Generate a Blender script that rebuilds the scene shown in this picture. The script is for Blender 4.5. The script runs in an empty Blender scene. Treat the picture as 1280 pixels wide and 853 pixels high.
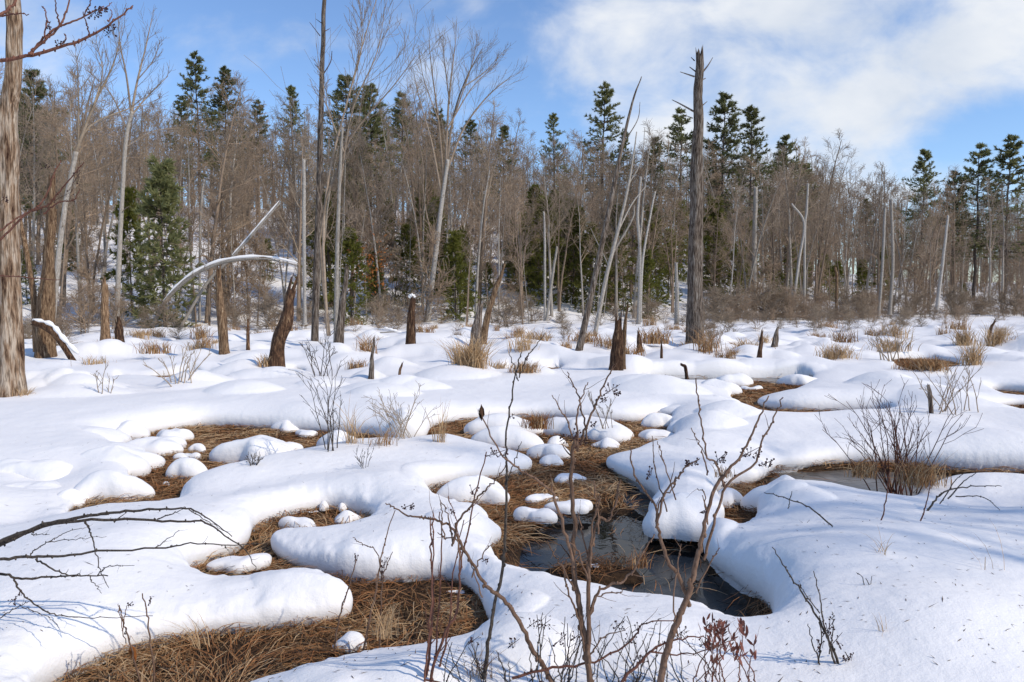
import bpy, math, random
import numpy as np
R = math.radians
rng = np.random.default_rng(7)
random.seed(7)
S = bpy.context.scene
col = S.collection

# ------------------------------------------------------------------ camera
CAMH, F, HZ = 1.8, 995.0, 375.0            # metres, focal length in photo pixels (1280 wide), horizon row
PIT = math.atan((426.5 - HZ) / F)
cam = bpy.data.objects.new('camera', bpy.data.cameras.new('camera'))
col.objects.link(cam)
cam.location = (0, 0, CAMH)
cam.rotation_euler = (math.pi / 2 - PIT, 0, 0)
cam.data.sensor_width = 36
cam.data.lens = F / 1280 * 36
cam.data.clip_start = 0.05
cam.data.clip_end = 3000
S.camera = cam

# ------------------------------------------------------------------ world, sun, exposure
SUN_AZ, SUN_EL = R(119), R(40)              # azimuth clockwise from +Y (the view axis)
w = bpy.data.worlds.new('World'); S.world = w; w.use_nodes = True
nt = w.node_tree; nt.nodes.clear()
def wn(t, **k):
    n = nt.nodes.new(t)
    for a, b in k.items(): setattr(n, a, b)
    return n
def wm(op, a, b=None, c=None):
    n = wn('ShaderNodeMath', operation=op)
    for i, x in enumerate((a, b, c)):
        if x is None: continue
        if isinstance(x, (int, float)): n.inputs[i].default_value = x
        else: nt.links.new(x, n.inputs[i])
    return n.outputs[0]
sky = wn('ShaderNodeTexSky', sky_type='NISHITA', sun_disc=False)
sky.sun_elevation = SUN_EL; sky.sun_rotation = SUN_AZ
sky.air_density = 1.0; sky.dust_density = 0.0; sky.ozone_density = 3.6
tc = wn('ShaderNodeTexCoord')
sep = wn('ShaderNodeSeparateXYZ'); nt.links.new(tc.outputs['Generated'], sep.inputs[0])
dx, dy, dz = sep.outputs
ay = wm('MAXIMUM', wm('ABSOLUTE', dy), 0.05)
pa = wm('DIVIDE', dx, ay); pb = wm('DIVIDE', dz, ay)
cmb = wn('ShaderNodeCombineXYZ'); nt.links.new(pa, cmb.inputs[0]); nt.links.new(pb, cmb.inputs[1])
def wnoise(scale, detail, rough, sy=1.0, off=0.0):
    mp = wn('ShaderNodeMapping'); mp.inputs['Scale'].default_value = (1, sy, 1); mp.inputs['Location'].default_value = (off, off, off)
    nt.links.new(cmb.outputs[0], mp.inputs[0])
    n = wn('ShaderNodeTexNoise'); n.inputs['Scale'].default_value = scale
    n.inputs['Detail'].default_value = detail; n.inputs['Roughness'].default_value = rough
    n.inputs['Distortion'].default_value = 0.25
    nt.links.new(mp.outputs[0], n.inputs['Vector'])
    return n.outputs['Fac']
# cloud banks: direction (tan azimuth, tan elevation), half sizes, weight
BANKS = [(.33, .38, .22, .10, .95), (.55, .40, .20, .12, .8), (.33, .23, .11, .09, .9), (.47, .26, .10, .08, .75), (.42, .18, .09, .05, .7),
         (.17, .27, .17, .035, .55), (.20, .36, .14, .05, .42), (-.62, .35, .13, .06, .7), (.72, .32, .14, .05, .8),
         (.20, .19, .06, .06, .5), (.49, .15, .08, .03, .55), (-.36, .33, .12, .03, .2), (.44, .34, .30, .07, .6),
         (.28, .33, .05, .02, -.25), (.40, .13, .12, .05, .5), (.54, .20, .05, .025, -.4), (.62, .20, .08, .04, -.35), (-.3, .16, .2, .1, -.3), (1.1, .3, .3, .2, .7), (-1.2, .3, .3, .15, .6)]
tot = None
for (a, b, sa, sb, wt) in BANKS:
    ea = wm('POWER', wm('DIVIDE', wm('SUBTRACT', pa, a), sa), 2.0)
    eb = wm('POWER', wm('DIVIDE', wm('SUBTRACT', pb, b), sb), 2.0)
    g = wm('MULTIPLY', wm('EXPONENT', wm('MULTIPLY', wm('ADD', ea, eb), -0.9)), wt)
    tot = g if tot is None else wm('ADD', tot, g)
n1 = wnoise(7.0, 7, 0.55, 1.5, 3.1)
dens = wm('ADD', wm('MULTIPLY', wm('MINIMUM', tot, 1.0), 0.74), wm('MULTIPLY', wm('SUBTRACT', n1, 0.5), 2.2))
ramp = wn('ShaderNodeMapRange', interpolation_type='SMOOTHSTEP')
ramp.inputs['From Min'].default_value = 0.03; ramp.inputs['From Max'].default_value = 1.0
ramp.inputs['To Max'].default_value = 0.97
nt.links.new(dens, ramp.inputs['Value'])
n2 = wnoise(5.0, 5, 0.5, 2.0, 9.3)
cr = wn('ShaderNodeValToRGB')
cr.color_ramp.elements[0].position = .3; cr.color_ramp.elements[0].color = (4.3, 4.8, 5.6, 1)
cr.color_ramp.elements[1].position = .62; cr.color_ramp.elements[1].color = (6.0, 6.2, 6.5, 1)
nt.links.new(n2, cr.inputs[0])
tint = wn('ShaderNodeMix', data_type='RGBA', blend_type='MULTIPLY'); tint.inputs[0].default_value = 1.0
nt.links.new(sky.outputs[0], tint.inputs[6]); tint.inputs[7].default_value = (1.02, 1.08, 1.20, 1)
mix = wn('ShaderNodeMix', data_type='RGBA')
nt.links.new(ramp.outputs[0], mix.inputs[0]); nt.links.new(tint.outputs[2], mix.inputs[6]); nt.links.new(cr.outputs[0], mix.inputs[7])
bg = wn('ShaderNodeBackground'); bg.inputs['Strength'].default_value = 0.15
nt.links.new(mix.outputs[2], bg.inputs[0])
out = wn('ShaderNodeOutputWorld'); nt.links.new(bg.outputs[0], out.inputs[0])

sl = bpy.data.lights.new('sun', 'SUN'); sl.energy = 3.3; sl.angle = R(0.6); sl.color = (1.0, .90, .75)
sun = bpy.data.objects.new('sun', sl); col.objects.link(sun)
TS = (math.sin(SUN_AZ) * math.cos(SUN_EL), math.cos(SUN_AZ) * math.cos(SUN_EL), math.sin(SUN_EL))
from mathutils import Vector
sun.rotation_euler = Vector(TS).to_track_quat('Z', 'Y').to_euler()
sun.location = (30, -10, 40)
S.view_settings.view_transform = 'Standard'; S.view_settings.look = 'None'
S.view_settings.exposure = -0.03; S.view_settings.gamma = 1.0; S.view_settings.use_curve_mapping = False
S.render.film_transparent = False
S.cycles.max_bounces = 5; S.cycles.diffuse_bounces = 3; S.cycles.glossy_bounces = 2
S.cycles.transmission_bounces = 2; S.cycles.caustics_reflective = False; S.cycles.caustics_refractive = False

# ------------------------------------------------------------------ helpers
cp, sp = math.cos(PIT), math.sin(PIT)
def ray(u, v):
    x = (u - 640) / F; y = (426.5 - v) / F
    return np.array([x, cp + y * sp, -sp + y * cp])
def G(u, v, z=0.0):
    d = ray(u, v); t = (z - CAMH) / d[2]
    return np.array([d[0] * t, d[1] * t, z])
def P(u, v, Y):
    d = ray(u, v); t = Y / d[1]
    return np.array([d[0] * t, Y, CAMH + d[2] * t])
_T = rng.random((256, 256))
def noise2(x, y):
    xi = np.floor(x).astype(int); yi = np.floor(y).astype(int)
    fx = x - xi; fy = y - yi
    fx = fx * fx * (3 - 2 * fx); fy = fy * fy * (3 - 2 * fy)
    g = lambda i, j: _T[(xi + i) & 255, (yi + j) & 255]
    return (g(0, 0) * (1 - fx) + g(1, 0) * fx) * (1 - fy) + (g(0, 1) * (1 - fx) + g(1, 1) * fx) * fy - .5

def mesh_np(name, V, Fs, mats=(), mi=None, smooth=True):
    """V (n,3); Fs list of (m,k) int arrays; mi list of per-face material index arrays"""
    me = bpy.data.meshes.new(name)
    V = np.asarray(V, np.float32)
    me.vertices.add(len(V)); me.vertices.foreach_set('co', V.ravel())
    Fs = [np.asarray(f, np.int32) for f in Fs if len(f)]
    nl = sum(f.size for f in Fs); nf = sum(len(f) for f in Fs)
    me.loops.add(nl); me.polygons.add(nf)
    me.loops.foreach_set('vertex_index', np.concatenate([f.ravel() for f in Fs]))
    tot = np.concatenate([np.full(len(f), f.shape[1], np.int32) for f in Fs])
    st = np.concatenate([[0], np.cumsum(tot)[:-1]]).astype(np.int32)
    me.polygons.foreach_set('loop_start', st)
    me.polygons.foreach_set('use_smooth', np.full(nf, smooth, bool))
    for m in mats: me.materials.append(m)
    if mi is not None: me.polygons.foreach_set('material_index', np.concatenate(mi).astype(np.int32))
    me.update(calc_edges=True); me.validate()
    return me

class MB:
    def __init__(s): s.V = []; s.Q = []; s.T = []; s.n = 0
    def raw(s, V, Q=None, T=None):
        V = np.asarray(V, float).reshape(-1, 3)
        if Q is not None and len(Q): s.Q.append(np.asarray(Q).reshape(-1, 4) + s.n)
        if T is not None and len(T): s.T.append(np.asarray(T).reshape(-1, 3) + s.n)
        s.V.append(V); s.n += len(V)
    def tubes(s, Pt, Rd, sides=3):
        """Pt (T,K,3), Rd (T,K)"""
        Pt = np.asarray(Pt, float); Rd = np.asarray(Rd, float)
        if Pt.ndim == 2: Pt = Pt[None]; Rd = Rd[None]
        T_, K = Pt.shape[:2]
        if T_ == 0: return
        tan = np.gradient(Pt, axis=1); tan /= np.linalg.norm(tan, axis=2, keepdims=True) + 1e-9
        ax = np.array([.31, .87, .38]); m = (Pt[:, -1] - Pt[:, 0]); m /= np.linalg.norm(m, axis=1, keepdims=True) + 1e-9
        ref = np.where((np.abs(m @ ax) > .9)[:, None], np.array([[.9, -.1, .4]]), ax[None])
        n = np.cross(tan, ref[:, None, :]); n /= np.linalg.norm(n, axis=2, keepdims=True) + 1e-9
        b = np.cross(tan, n)
        th = np.arange(sides) * 2 * np.pi / sides
        ring = Pt[:, :, None] + Rd[:, :, None, None] * (np.cos(th)[None, None, :, None] * n[:, :, None] + np.sin(th)[None, None, :, None] * b[:, :, None])
        i = np.arange(T_ * K * sides).reshape(T_, K, sides)
        j = np.roll(i, -1, axis=2)
        q = np.stack([i[:, :-1], j[:, :-1], j[:, 1:], i[:, 1:]], -1).reshape(-1, 4)
        s.raw(ring.reshape(-1, 3), q)
    def ball(s, c, r, n=5, sq=(1, 1, 1)):
        V = [(0, 0, 1)]; 
        for k in range(1, 3):
            a = math.pi * k / 3
            for t in range(n): V.append((math.sin(a) * math.cos(2 * math.pi * t / n), math.sin(a) * math.sin(2 * math.pi * t / n), math.cos(a)))
        V.append((0, 0, -1)); V = np.array(V) * r * np.array(sq) + np.asarray(c)
        T = []; Q = []
        for t in range(n):
            u = (t + 1) % n
            T += [(0, 1 + t, 1 + u), (2 * n + 1, n + 1 + u, n + 1 + t)]; Q.append((1 + t, n + 1 + t, n + 1 + u, 1 + u))
        s.raw(V, Q, T)
    def arrays(s):
        return np.concatenate(s.V), [np.concatenate(s.Q) if s.Q else np.zeros((0, 4), int), np.concatenate(s.T) if s.T else np.zeros((0, 3), int)]
    def mesh(s, name, m, smooth=True):
        V, Fs = s.arrays(); return mesh_np(name, V, Fs, [m], smooth=smooth)
    def build(s, name, m, parent=None, smooth=True):
        return link(name, s.mesh(name, m, smooth), parent)
def link(name, me, parent=None):
    o = bpy.data.objects.new(name, me); col.objects.link(o)
    if parent is not None: o.parent = parent
    return o
def tag(o, label=None, cat=None, group=None, kind=None):
    if label: o['label'] = label
    if cat: o['category'] = cat
    if group: o['group'] = group
    if kind: o['kind'] = kind
    return o
def thing(name, label, cat, loc=(0, 0, 0), group=None):
    o = bpy.data.objects.new(name, None); col.objects.link(o); o.location = loc
    o.empty_display_size = .2
    return tag(o, label, cat, group)
def smooth_path(pts, n):
    """Catmull-Rom through pts, n samples"""
    p = np.asarray(pts, float)
    if len(p) == 2: return p[0] + (p[1] - p[0]) * np.linspace(0, 1, n)[:, None]
    q = np.vstack([2 * p[0] - p[1], p, 2 * p[-1] - p[-2]])
    t = np.linspace(0, len(p) - 1, n); i = np.minimum(t.astype(int), len(p) - 2); f = (t - i)[:, None]
    a, b, c, d = q[i], q[i + 1], q[i + 2], q[i + 3]
    return .5 * (2 * b + (c - a) * f + (2 * a - 5 * b + 4 * c - d) * f ** 2 + (3 * b - a - 3 * c + d) * f ** 3)

# ------------------------------------------------------------------ materials
def mat(name, c1, c2, rough=.85, scale=(6, 6, 1.2), c3=None, bump=.4, nscale=4.0, pos=(.35, .65), spec=.2, obj=True, trans=0, fine=False):
    m = bpy.data.materials.new(name); m.use_nodes = True
    t = m.node_tree; b = t.nodes['Principled BSDF']
    b.inputs['Roughness'].default_value = rough; b.inputs['Specular IOR Level'].default_value = spec
    tcn = t.nodes.new('ShaderNodeTexCoord'); mp = t.nodes.new('ShaderNodeMapping'); mp.inputs['Scale'].default_value = scale
    nz = t.nodes.new('ShaderNodeTexNoise'); nz.inputs['Scale'].default_value = nscale; nz.inputs['Detail'].default_value = 6; nz.inputs['Roughness'].default_value = .65
    t.links.new(tcn.outputs['Object'], mp.inputs[0]); t.links.new(mp.outputs[0], nz.inputs['Vector'])
    rp = t.nodes.new('ShaderNodeValToRGB'); e = rp.color_ramp.elements
    e[0].position = pos[0]; e[0].color = (*c1, 1); e[1].position = pos[1]; e[1].color = (*c2, 1)
    if c3: x = e.new(min(.95, pos[1] + .13)); x.color = (*c3, 1)
    t.links.new(nz.outputs['Fac'], rp.inputs[0])
    src = rp.outputs[0]
    if fine:      # split fibres over the broad plates
        m2 = t.nodes.new('ShaderNodeMapping'); m2.inputs['Scale'].default_value = (scale[0] * 5, scale[1] * 5, scale[2] * 2.2)
        z2 = t.nodes.new('ShaderNodeTexNoise'); z2.inputs['Scale'].default_value = nscale; z2.inputs['Detail'].default_value = 5; z2.inputs['Distortion'].default_value = .4
        t.links.new(tcn.outputs['Object'], m2.inputs[0]); t.links.new(m2.outputs[0], z2.inputs['Vector'])
        r2 = t.nodes.new('ShaderNodeValToRGB'); r2.color_ramp.elements[0].position = .36; r2.color_ramp.elements[0].color = (.35, .32, .30, 1); r2.color_ramp.elements[1].position = .56; r2.color_ramp.elements[1].color = (1.12, 1.1, 1.08, 1)
        t.links.new(z2.outputs['Fac'], r2.inputs[0]); mm = t.nodes.new('ShaderNodeMix'); mm.data_type = 'RGBA'; mm.blend_type = 'MULTIPLY'; mm.inputs[0].default_value = 1
        t.links.new(src, mm.inputs[6]); t.links.new(r2.outputs[0], mm.inputs[7]); src = mm.outputs[2]
    if obj:   # every copy its own slight tone
        oi = t.nodes.new('ShaderNodeObjectInfo'); hv = t.nodes.new('ShaderNodeHueSaturation'); mr = t.nodes.new('ShaderNodeMapRange')
        mr.inputs['To Min'].default_value = .75; mr.inputs['To Max'].default_value = 1.25
        t.links.new(oi.outputs['Random'], mr.inputs['Value']); t.links.new(mr.outputs[0], hv.inputs['Value']); t.links.new(src, hv.inputs['Color'])
        src = hv.outputs[0]
    t.links.new(src, b.inputs['Base Color'])
    if trans:
        tb = t.nodes.new('ShaderNodeBsdfTranslucent'); t.links.new(src, tb.inputs[0]); mx = t.nodes.new('ShaderNodeMixShader'); mx.inputs[0].default_value = trans
        t.links.new(b.outputs[0], mx.inputs[1]); t.links.new(tb.outputs[0], mx.inputs[2]); t.links.new(mx.outputs[0], t.nodes['Material Output'].inputs[0])
    if bump:
        bp = t.nodes.new('ShaderNodeBump'); bp.inputs['Strength'].default_value = bump; bp.inputs['Distance'].default_value = .03
        t.links.new(nz.outputs['Fac'], bp.inputs['Height']); t.links.new(bp.outputs[0], b.inputs['Normal'])
    return m
def snow_mat():
    m = bpy.data.materials.new('snow'); m.use_nodes = True
    t = m.node_tree; b = t.nodes['Principled BSDF']
    b.inputs['Base Color'].default_value = (.89, .865, .84, 1); b.inputs['Roughness'].default_value = .75
    b.inputs['Specular IOR Level'].default_value = .25
    tcn = t.nodes.new('ShaderNodeTexCoord')
    h = None
    for sc, am in ((90, .25), (14, 1.0)):
        nz = t.nodes.new('ShaderNodeTexNoise'); nz.inputs['Scale'].default_value = sc; nz.inputs['Detail'].default_value = 4
        t.links.new(tcn.outputs['Object'], nz.inputs['Vector'])
        mu = t.nodes.new('ShaderNodeMath'); mu.operation = 'MULTIPLY'; mu.inputs[1].default_value = am; t.links.new(nz.outputs['Fac'], mu.inputs[0])
        if h is None: h = mu.outputs[0]
        else:
            ad = t.nodes.new('ShaderNodeMath'); t.links.new(h, ad.inputs[0]); t.links.new(mu.outputs[0], ad.inputs[1]); h = ad.outputs[0]
    bp = t.nodes.new('ShaderNodeBump'); bp.inputs['Strength'].default_value = .5; bp.inputs['Distance'].default_value = .016
    t.links.new(h, bp.inputs['Height']); t.links.new(bp.outputs[0], b.inputs['Normal'])
    return m
SNOW = snow_mat()
M_soil = mat('matted_peat', (.028, .016, .009), (.075, .042, .02), .95, (1, 1, 1), (.13, .08, .04), .8, 30, obj=False)
M_bark = mat('brown_bark', (.14, .10, .07), (.30, .225, .165), .9, (8, 8, 1.2), (.42, .34, .26))
M_twig = mat('brown_twigs', (.225, .172, .122), (.37, .29, .21), .9, (2, 2, 2), bump=0)
M_twig2 = mat('russet_twigs', (.235, .168, .115), (.38, .28, .195), .9, (2, 2, 2), bump=0)
M_pale = mat('pale_bark', (.20, .17, .14), (.40, .36, .31), .85, (7, 7, 2), (.52, .49, .44))
M_birch = mat('white_bark', (.20, .17, .14), (.46, .43, .39), .8, (3, 3, 9), (.62, .60, .56))
M_ptwig = mat('pale_twigs', (.22, .165, .12), (.34, .265, .20), .9, (2, 2, 2), bump=0)
M_pbark = mat('pine_bark', (.05, .038, .03), (.11, .085, .07), .9, (7, 7, 1.5))
M_pine = mat('pine_needles', (.17, .175, .075), (.28, .28, .125), .7, (1.2, 1.2, 1.2), (.35, .335, .16), bump=0, nscale=2, trans=.5)
M_hem = mat('yellowish_needles', (.13, .14, .03), (.23, .225, .05), .7, (1.2, 1.2, 1.2), (.31, .28, .085), bump=0, nscale=2, trans=.5)
M_snag = mat('weathered_grey_wood', (.05, .034, .024), (.22, .175, .14), .9, (9, 9, .9), (.36, .33, .29), .9, 3.2, (.40, .54), fine=True)
M_tan = mat('bare_tan_wood', (.07, .034, .018), (.29, .19, .11), .85, (9, 9, 1), (.50, .38, .26), .8, 3.5, (.38, .58), fine=True)
M_rot = mat('rotten_brown_wood', (.025, .014, .010), (.14, .075, .042), .9, (8, 8, 1.2), (.36, .25, .15), .9, 3.5, (.36, .56), fine=True)
M_lsnag = mat('flaking_snag_bark', (.05, .022, .013), (.27, .18, .115), .9, (6, 6, 1.0), (.45, .37, .29), 1.0, 2.0, (.36, .48), fine=True)
M_stem = mat('grey_brown_stem', (.10, .055, .035), (.22, .135, .09), .7, (20, 20, 8), bump=.2)
M_red = mat('reddish_stem', (.10, .04, .028), (.20, .09, .06), .7, (20, 20, 8), bump=.2)
M_dark = mat('dark_lichened_stem', (.04, .03, .024), (.13, .105, .085), .85, (25, 25, 12), (.2, .18, .15), bump=.5)
M_berry = mat('dark_seed_capsules', (.025, .012, .012), (.07, .03, .028), .6, (20, 20, 20), bump=0)
M_leaf = mat('leathery_brown_leaves', (.11, .035, .028), (.22, .08, .055), .5, (20, 20, 20), bump=.1)
M_rust = mat('rusty_leaves', (.25, .08, .02), (.42, .17, .05), .7, (9, 9, 9), bump=0)
STRAW = [mat(n, a, b, .85, (3, 3, 3), bump=0, obj=False) for n, a, b in (
    ('straw_light', (.40, .255, .13), (.55, .38, .215)), ('straw_brown', (.25, .13, .055), (.36, .20, .09)),
    ('straw_russet', (.22, .09, .033), (.33, .15, .06)), ('straw_dark', (.07, .037, .018), (.12, .065, .032)))]

def water_mat():
    m = bpy.data.materials.new('dark_bog_water'); m.use_nodes = True
    t = m.node_tree; b = t.nodes['Principled BSDF']
    b.inputs['IOR'].default_value = 1.33; b.inputs['Specular IOR Level'].default_value = .22
    tcn = t.nodes.new('ShaderNodeTexCoord')
    nz = t.nodes.new('ShaderNodeTexNoise'); nz.inputs['Scale'].default_value = 1.1; nz.inputs['Detail'].default_value = 5
    t.links.new(tcn.outputs['Object'], nz.inputs['Vector'])
    mr = t.nodes.new('ShaderNodeMapRange'); mr.inputs['From Min'].default_value = .45; mr.inputs['From Max'].default_value = .65
    mr.inputs['To Min'].default_value = .015; mr.inputs['To Max'].default_value = .16
    t.links.new(nz.outputs['Fac'], mr.inputs['Value']); t.links.new(mr.outputs[0], b.inputs['Roughness'])
    cr = t.nodes.new('ShaderNodeValToRGB'); cr.color_ramp.elements[0].position = .60; cr.color_ramp.elements[0].color = (.012, .011, .010, 1)
    cr.color_ramp.elements[1].position = .76; cr.color_ramp.elements[1].color = (.09, .095, .10, 1)      # skin of thin grey ice
    t.links.new(nz.outputs['Fac'], cr.inputs[0]); t.links.new(cr.outputs[0], b.inputs['Base Color'])
    n2 = t.nodes.new('ShaderNodeTexNoise'); n2.inputs['Scale'].default_value = 9; t.links.new(tcn.outputs['Object'], n2.inputs['Vector'])
    bp = t.nodes.new('ShaderNodeBump'); bp.inputs['Strength'].default_value = .06; bp.inputs['Distance'].default_value = .02
    t.links.new(n2.outputs['Fac'], bp.inputs['Height']); t.links.new(bp.outputs[0], b.inputs['Normal'])
    return m
def ice_mat():
    return mat('grey_thin_ice', (.06, .05, .04), (.20, .185, .165), .3, (2, 2, 2), (.28, .27, .25), .1, 2.0, spec=.3, obj=False)

# ------------------------------------------------------------------ bare patches (photo outline -> real ground outline)
# a third number lifts the point (cm): that edge is the crest of the snow in front of the patch
BARE = [
 # long clearing: left meadow, centre, central pool, right pool
 [(82,643,16),(90,635),(102,627),(156,618),(170,607),(158,597),(176,586),(196,573),(188,566,12),(150,561,14),(127,551),(160,549),(190,541),(230,534),(263,531),(289,532),
  (341,536),(399,541),(458,543),(478,549),(482,553),(505,554),(530,552),(537,533),(560,527),(581,526),(620,524),(651,521),(697,523),(740,528),(803,528),(827,517),(843,515),(842,524),(836,532),(841,544),
  (848,547,10),(835,547,18),(802,553,20),(782,565,20),(762,573,10),(742,580),(780,597),(808,610),(827,623),(818,634),(802,643),(815,655),(835,664),(855,669),(876,671),(897,667),(907,655),(905,640),(893,628),
  (890,620),(905,607),(921,605),(944,604),(959,597),(967,583),(991,583),(1014,581),(1056,576),(1123,577),(1164,582),(1220,586),(1320,591),
  (1320,604,22),(1252,594,22),(1213,593,22),(1175,598,20),(1149,616,15),(1141,624,15),(1118,622,15),(1090,620,20),(1059,608,20),(1020,603,20),(985,600,20),(960,612,10),(946,632,2),(950,645,12),(935,652,20),
  (907,660,20),(885,667,15),(872,677,6),(870,695),(877,702),(900,707),(905,717),(935,735),(955,747),(967,762),(971,782),(963,797,5),(945,800,20),(922,790,22),(902,775,22),(892,760,22),(875,749,22),
  (842,745,22),(815,745,22),(778,735,22),(730,730,22),(698,717,22),(659,710,22),(631,711,15),(616,697,3),(608,681),(644,674),(643,671),(612,667),(610,651),(616,644),(599,632,18),(570,625,20),(553,622,18),
  (540,620,14),(521,610),(545,606),(566,604),(590,600),(632,597),(651,591),(680,587),(656,580),(657,573,10),(644,565,18),(621,558,18),(602,556,18),(581,549,18),(568,547,18),(540,549,18),(500,557,18),
  (460,555,20),(434,558,20),(404,563,20),(376,569,20),(341,574,20),(298,581,20),(259,592,18),(242,600,14),(228,615,4),(225,629,14),(169,634,20),(143,632,20),(118,636,20)],
 # lower left meadow
 [(470,643),(441,639),(411,632),(383,636),(350,645),(309,661),(317,666),(316,679),(285,690),(240,705),(228,712),(237,724,12),(285,717,20),(326,714,20),(360,715,20),(400,725,18),(440,736,14),(457,757),(450,771),
  (394,776),(358,779),(304,783),(260,791),(197,799),(139,809),(131,828),(101,834),(71,839),(46,853),(20,880),(120,915,10),(220,880,22),(290,851,22),(319,836,22),(358,824,22),(391,818,22),(411,824,20),(426,815,20),
  (465,805,20),(474,797,20),(497,805,20),(518,806,20),(542,802,20),(572,793,20),(600,793,20),(616,794,14),(622,789),(603,774),(604,750),(587,732),(569,720),(551,717),(518,721),(497,726),(468,725),(426,723),
  (385,714),(358,702),(327,681),(330,674,6),(345,663,15),(399,661,20),(420,659,20),(466,650,14)],
 [(795,469),(850,468),(900,469),(950,468),(1000,467),(1018,470),(1010,484),(1000,489),(984,496),(950,502),(944,510),(991,514),(1026,516),(1071,515),(1117,517),(1118,521,5),(1105,521,12),(1059,522,15),
  (1020,523,18),(956,522,18),(948,518,10),(930,513,10),(918,509,8),(925,503,8),(911,496,10),(915,490,10),(922,484,10),(905,478,12),(880,477,12),(850,476,15),(820,476,15),(800,473,10)],
 [(1234,488),(1260,490),(1310,494),(1310,502,10),(1260,499,8),(1245,494,5)],
 [(1236,512),(1267,506),(1310,508),(1310,523,15),(1255,519,10)],
 [(1110,449),(1175,449),(1213,459),(1190,464,8),(1149,468,10),(1123,459,8)],
 [(143,470),(160,472),(200,471),(257,469),(257,474,8),(200,476,8),(142,475,5)],
 [(335,470),(382,467),(382,471,4),(335,473,4)],
 [(628,460),(650,462),(673,463),(704,459),(702,464,8),(660,467,8),(630,465,5)],
 [(476,459),(495,458),(495,462,6),(476,462,6)],
]
WATER = [[(650,701),(656,670),(680,646),(708,632),(742,630),(778,634),(800,640),(812,656),(835,666),(860,669),(880,672),(872,700),(905,712),(930,735),(925,760),(905,768,10),(885,760,30),(842,752,30),(778,742,30),(698,722,30),(660,716,30)],
         [(774,596),(800,604),(822,620),(812,634),(790,620),(770,604)],
         [(800,467),(900,468),(1000,466),(1012,474),(985,479),(940,476),(900,478),(830,478),(795,474)]]
ICE = [(984,582),(1020,583),(1060,580),(1150,586),(1330,595),(1330,630,10),(1250,640),(1150,640),(1040,626),(975,606),(970,592)]
POND_TUFT = [(686,700),(730,696),(790,702),(796,710),(740,715),(695,711)]
def gpoly(p): return np.array([G(q[0], q[1], (q[2] / 170 if len(q) > 2 else 0))[:2] for q in p])
def subdivide(p, step=.045):
    out = []
    for a, b in zip(p, np.roll(p, -1, axis=0)):
        n = max(1, int(np.linalg.norm(b - a) / max(step, .007 * a[1])))
        for k in range(n): out.append(a + (b - a) * k / n)
    p = np.array(out)
    for _ in range(22): p = .5 * p + .25 * np.roll(p, 1, 0) + .25 * np.roll(p, -1, 0)     # soften the corners
    y = p[:, 1:2]
    sc = np.clip(y / 8, .6, 3)
    j = np.stack([noise2(p[:, 0] / .4 / sc[:, 0] + 11, p[:, 1] / .4 / sc[:, 0]), noise2(p[:, 0] / .4 / sc[:, 0] + 71, p[:, 1] / .4 / sc[:, 0] + 5)], 1)
    return p + j * .05 * sc
PB = [subdivide(gpoly(p)) for p in BARE]
PW = [gpoly(p) for p in WATER]; PI_ = [gpoly(ICE)]; PT = [gpoly(POND_TUFT)]

def sdf(pts, polys, near=None):
    """signed distance (positive outside) and nearest point"""
    n = len(pts); best = np.full(n, 1e9); cp_ = np.zeros((n, 2)); ins = np.zeros(n, bool)
    for poly in polys:
        a = poly; b = np.roll(poly, -1, 0); e = b - a; l2 = (e ** 2).sum(1) + 1e-12
        lo = poly.min(0) - 3.0; hi = poly.max(0) + 3.0
        idx = np.where((pts > lo).all(1) & (pts < hi).all(1))[0]
        for c in range(0, len(idx), 6000):
            ii = idx[c:c + 6000]; p = pts[ii]
            d = p[:, None] - a[None]
            t = np.clip((d * e[None]).sum(2) / l2, 0, 1)
            q = d - t[..., None] * e[None]
            dd = (q ** 2).sum(2); k = dd.argmin(1); r = np.arange(len(ii))
            m = np.sqrt(dd[r, k]); up = m < best[ii]
            best[ii[up]] = m[up]; cp_[ii[up]] = (a[k] + t[r, k][:, None] * e[k])[up]
            cond = (a[None, :, 1] > p[:, 1:2]) != (b[None, :, 1] > p[:, 1:2])
            xi = a[None, :, 0] + (p[:, 1:2] - a[None, :, 1]) / (np.where(np.abs(e[:, 1]) < 1e-9, 1e-9, e[:, 1]))[None] * e[None, :, 0]
            ins[ii] |= ((cond & (p[:, 0:1] < xi)).sum(1) % 2 == 1)
    return np.where(ins, -best, best), cp_

# ------------------------------------------------------------------ terrain
def yedge(a):
    return np.interp(a, [-.8, -.3, 0, .25, .45, .7, 1.0], [40, 44, 48, 56, 68, 82, 90])
def hill(x, y):
    a = x / np.maximum(y, 1); t = np.maximum(y - yedge(a), 0)
    sl = np.interp(a, [-.8, -.2, .1, .35, .6], [.34, .34, .27, .15, .10])
    return 62 * sl * (1 - np.exp(-(t / 62) ** 1.25)) + np.clip(t / 10, 0, 1) * (noise2(x / 7 + 3, y / 7) * .9 + noise2(x / 2.2, y / 2.2 + 40) * .35)
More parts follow.
